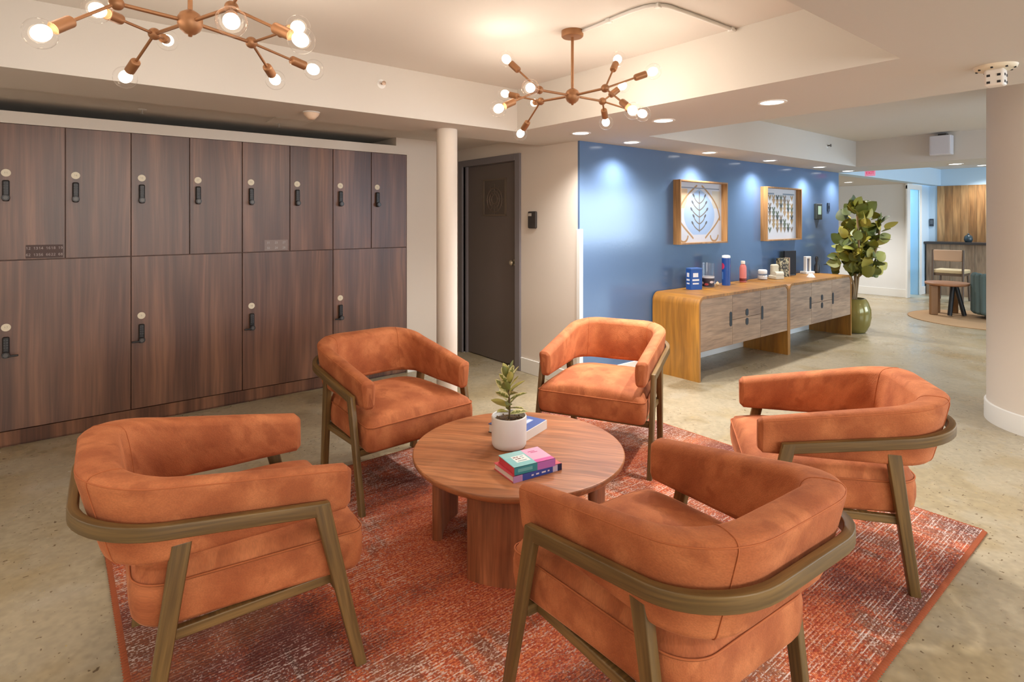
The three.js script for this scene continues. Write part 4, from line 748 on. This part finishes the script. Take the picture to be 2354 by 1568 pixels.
// ---------------------------------------------------------------- far lounge and bar
{
  const bx = 13.65;
  const pn = thing('timber_panel', 'vertical timber plank panel above the far bar counter', 'wall panel', [bx, 0, -2.2]);
  const pm = [std(0xffffff, 0.5, { map: T.pine }), std([240, 232, 222], 0.5, { map: T.pine }), std([226, 216, 204], 0.5, { map: T.pine })];
  for (let k = 0; k < 22; k++) { const z0 = -1.245 + k * 0.125; mesh('plank', metric(new RoundedBoxGeometry(0.02, 1.09, 0.122, 1, 0.002).translate(-0.012, 1.575, z0), rr(0, 4), rr(0, 4)), pm[(k * 7) % 3], pn); }
  const ct = thing('bar_counter', 'far bar counter with dark top and grey timber front', 'counter', [bx, 0, -2.2]);
  mesh('counter_top', box(-0.34, -0.03, 0.985, 1.03, -1.44, 2.0, 0.004), std([62, 56, 54], 0.4), ct);
  for (let k = 0; k < 9; k++) mesh('front_board', metric(box(-0.262, -0.24, 0.0, 0.985, -1.42 + k * 0.38, -1.42 + k * 0.38 + 0.376), rr(0, 3), rr(0, 3)), M.greywood, ct);
  const sp = thing('bar_ornament', 'small dark egg-shaped ornament on the far bar counter', 'ornament', [bx - 0.16, 1.03, -2.98]);
  mesh('body', lathe([[0, 0], [0.05, 0], [0.07, 0.05], [0.06, 0.11], [0.03, 0.14], [0, 0.145]], 24), std([52, 66, 72], 0.3), sp); mesh('stopper', new THREE.SphereGeometry(0.018, 12, 8).translate(0, 0.152, 0), std([44, 56, 62], 0.3), sp);
  const kp = thing('wall_keypad', 'black wall keypad left of the far timber panel', 'keypad', [bx, 1.40, -3.6]); mesh('case', box(-0.02, 0, -0.075, 0.075, -0.035, 0.035, 0.006), std([52, 60, 70], 0.5), kp); mesh('key_area', box(-0.022, -0.02, -0.03, 0.05, -0.024, 0.024), std([90, 100, 110], 0.5), kp);
  // bar chair
  const ch = thing('dining_chair', 'wooden chair with tan back pad in front of the far bar', 'chair', [12.55, 0, -3.02], -Math.PI / 2 + Math.PI);
  const fw = std([96, 76, 60], 0.5), pad = std([196, 160, 130], 0.8), seatPad = std([198, 176, 136], 0.8);
  for (const sx of [-1, 1]) { mesh('leg', [rod(V(sx * 0.22, 0, -0.24), V(sx * 0.22, 0.92, -0.2), 0.018)], fw, ch); mesh('leg', rod(V(sx * 0.22, 0, 0.2), V(sx * 0.2, 0.5, 0.18), 0.018), fw, ch); }
  mesh('seat', box(-0.23, 0.23, 0.50, 0.565, -0.2, 0.24, 0.02), seatPad, ch); mesh('seat_frame', box(-0.22, 0.22, 0.46, 0.50, -0.2, 0.22, 0.005), fw, ch); mesh('backrest', metric(new RoundedBoxGeometry(0.45, 0.2, 0.05, 3, 0.02).translate(0, 0.82, -0.19)), pad, ch);
  // round table
  const rt = thing('side_table', 'round low wooden table on the far round rug', 'table', [10.656, 0.0078, -2.617]);
  mesh('table_top', lathe([[0, 0.445], [0.24, 0.445], [0.272, 0.455], [0.28, 0.475], [0.276, 0.49], [0, 0.49]], 48), std([176, 126, 92], 0.45, {}), rt);
  const brown = std([140, 100, 60], 0.5), RV = V(0.779, 0, 0.627), TV = V(-0.627, 0, 0.779);
  for (const [r, c, w] of [[-0.22, 0.02, 0.03], [0.2, -0.12, 0.03], [-0.02, -0.2, 0.03]]) { const p = RV.clone().multiplyScalar(r).addScaledVector(TV, c); const g = new RoundedBoxGeometry(2 * w, 0.445, 0.1, 2, 0.008).rotateY(0.7).translate(p.x, 0.2225, p.z); mesh('leg', metric(g), brown, rt); }
  for (const s of [-1, 1]) { const p = TV.clone().multiplyScalar(0.15).addScaledVector(RV, s * 0.025), q = TV.clone().multiplyScalar(0.2).addScaledVector(RV, s * 0.11); mesh('splayed_leg', rod(V(p.x, 0.445, p.z), V(q.x, 0.012, q.z), 0.03, 12), M.black, rt); }
  // teal tub chair, channelled
  const tc = thing('tub_chair', 'teal channel-back tub chair half hidden by the pillar', 'armchair', [10.774, 0.0078, -1.983], 2.4);
  const teal = std([92, 112, 112], 0.75);
  for (let k = 0; k < 16; k++) { const a = -2.2 + k / 15 * 4.4; const g = new THREE.CapsuleGeometry(0.055, 0.5, 6, 14).translate(0, 0.36, 0); g.translate(0.31 * Math.sin(a), 0, -0.31 * Math.cos(a)); mesh('channel', g, teal, tc); }
  mesh('seat', lathe([[0, 0.14], [0.25, 0.14], [0.28, 0.2], [0.28, 0.38], [0.25, 0.43], [0, 0.44]], 40), teal, tc); mesh('base', cyl(0.28, 0.3, 0.06, [0, 0.08, 0], 40), M.black, tc); mesh('swivel_foot', cyl(0.2, 0.2, 0.05, [0, 0.025, 0], 32), M.black, tc);
  const fr = thing('round_rug', 'beige round rug under the far table and teal chair', 'rug', [10.5, 0, -2.1]); mesh('pile', cyl(0.95, 0.95, 0.006, [0, 0.003, 0], 64), std([176, 142, 104], 0.95), fr); mesh('border', new THREE.TorusGeometry(0.945, 0.006, 6, 80).rotateX(Math.PI / 2).scale(1, 0.6, 1).translate(0, 0.0036, 0), std([150, 112, 72], 0.95), fr);
}

renderer.render(scene, camera);
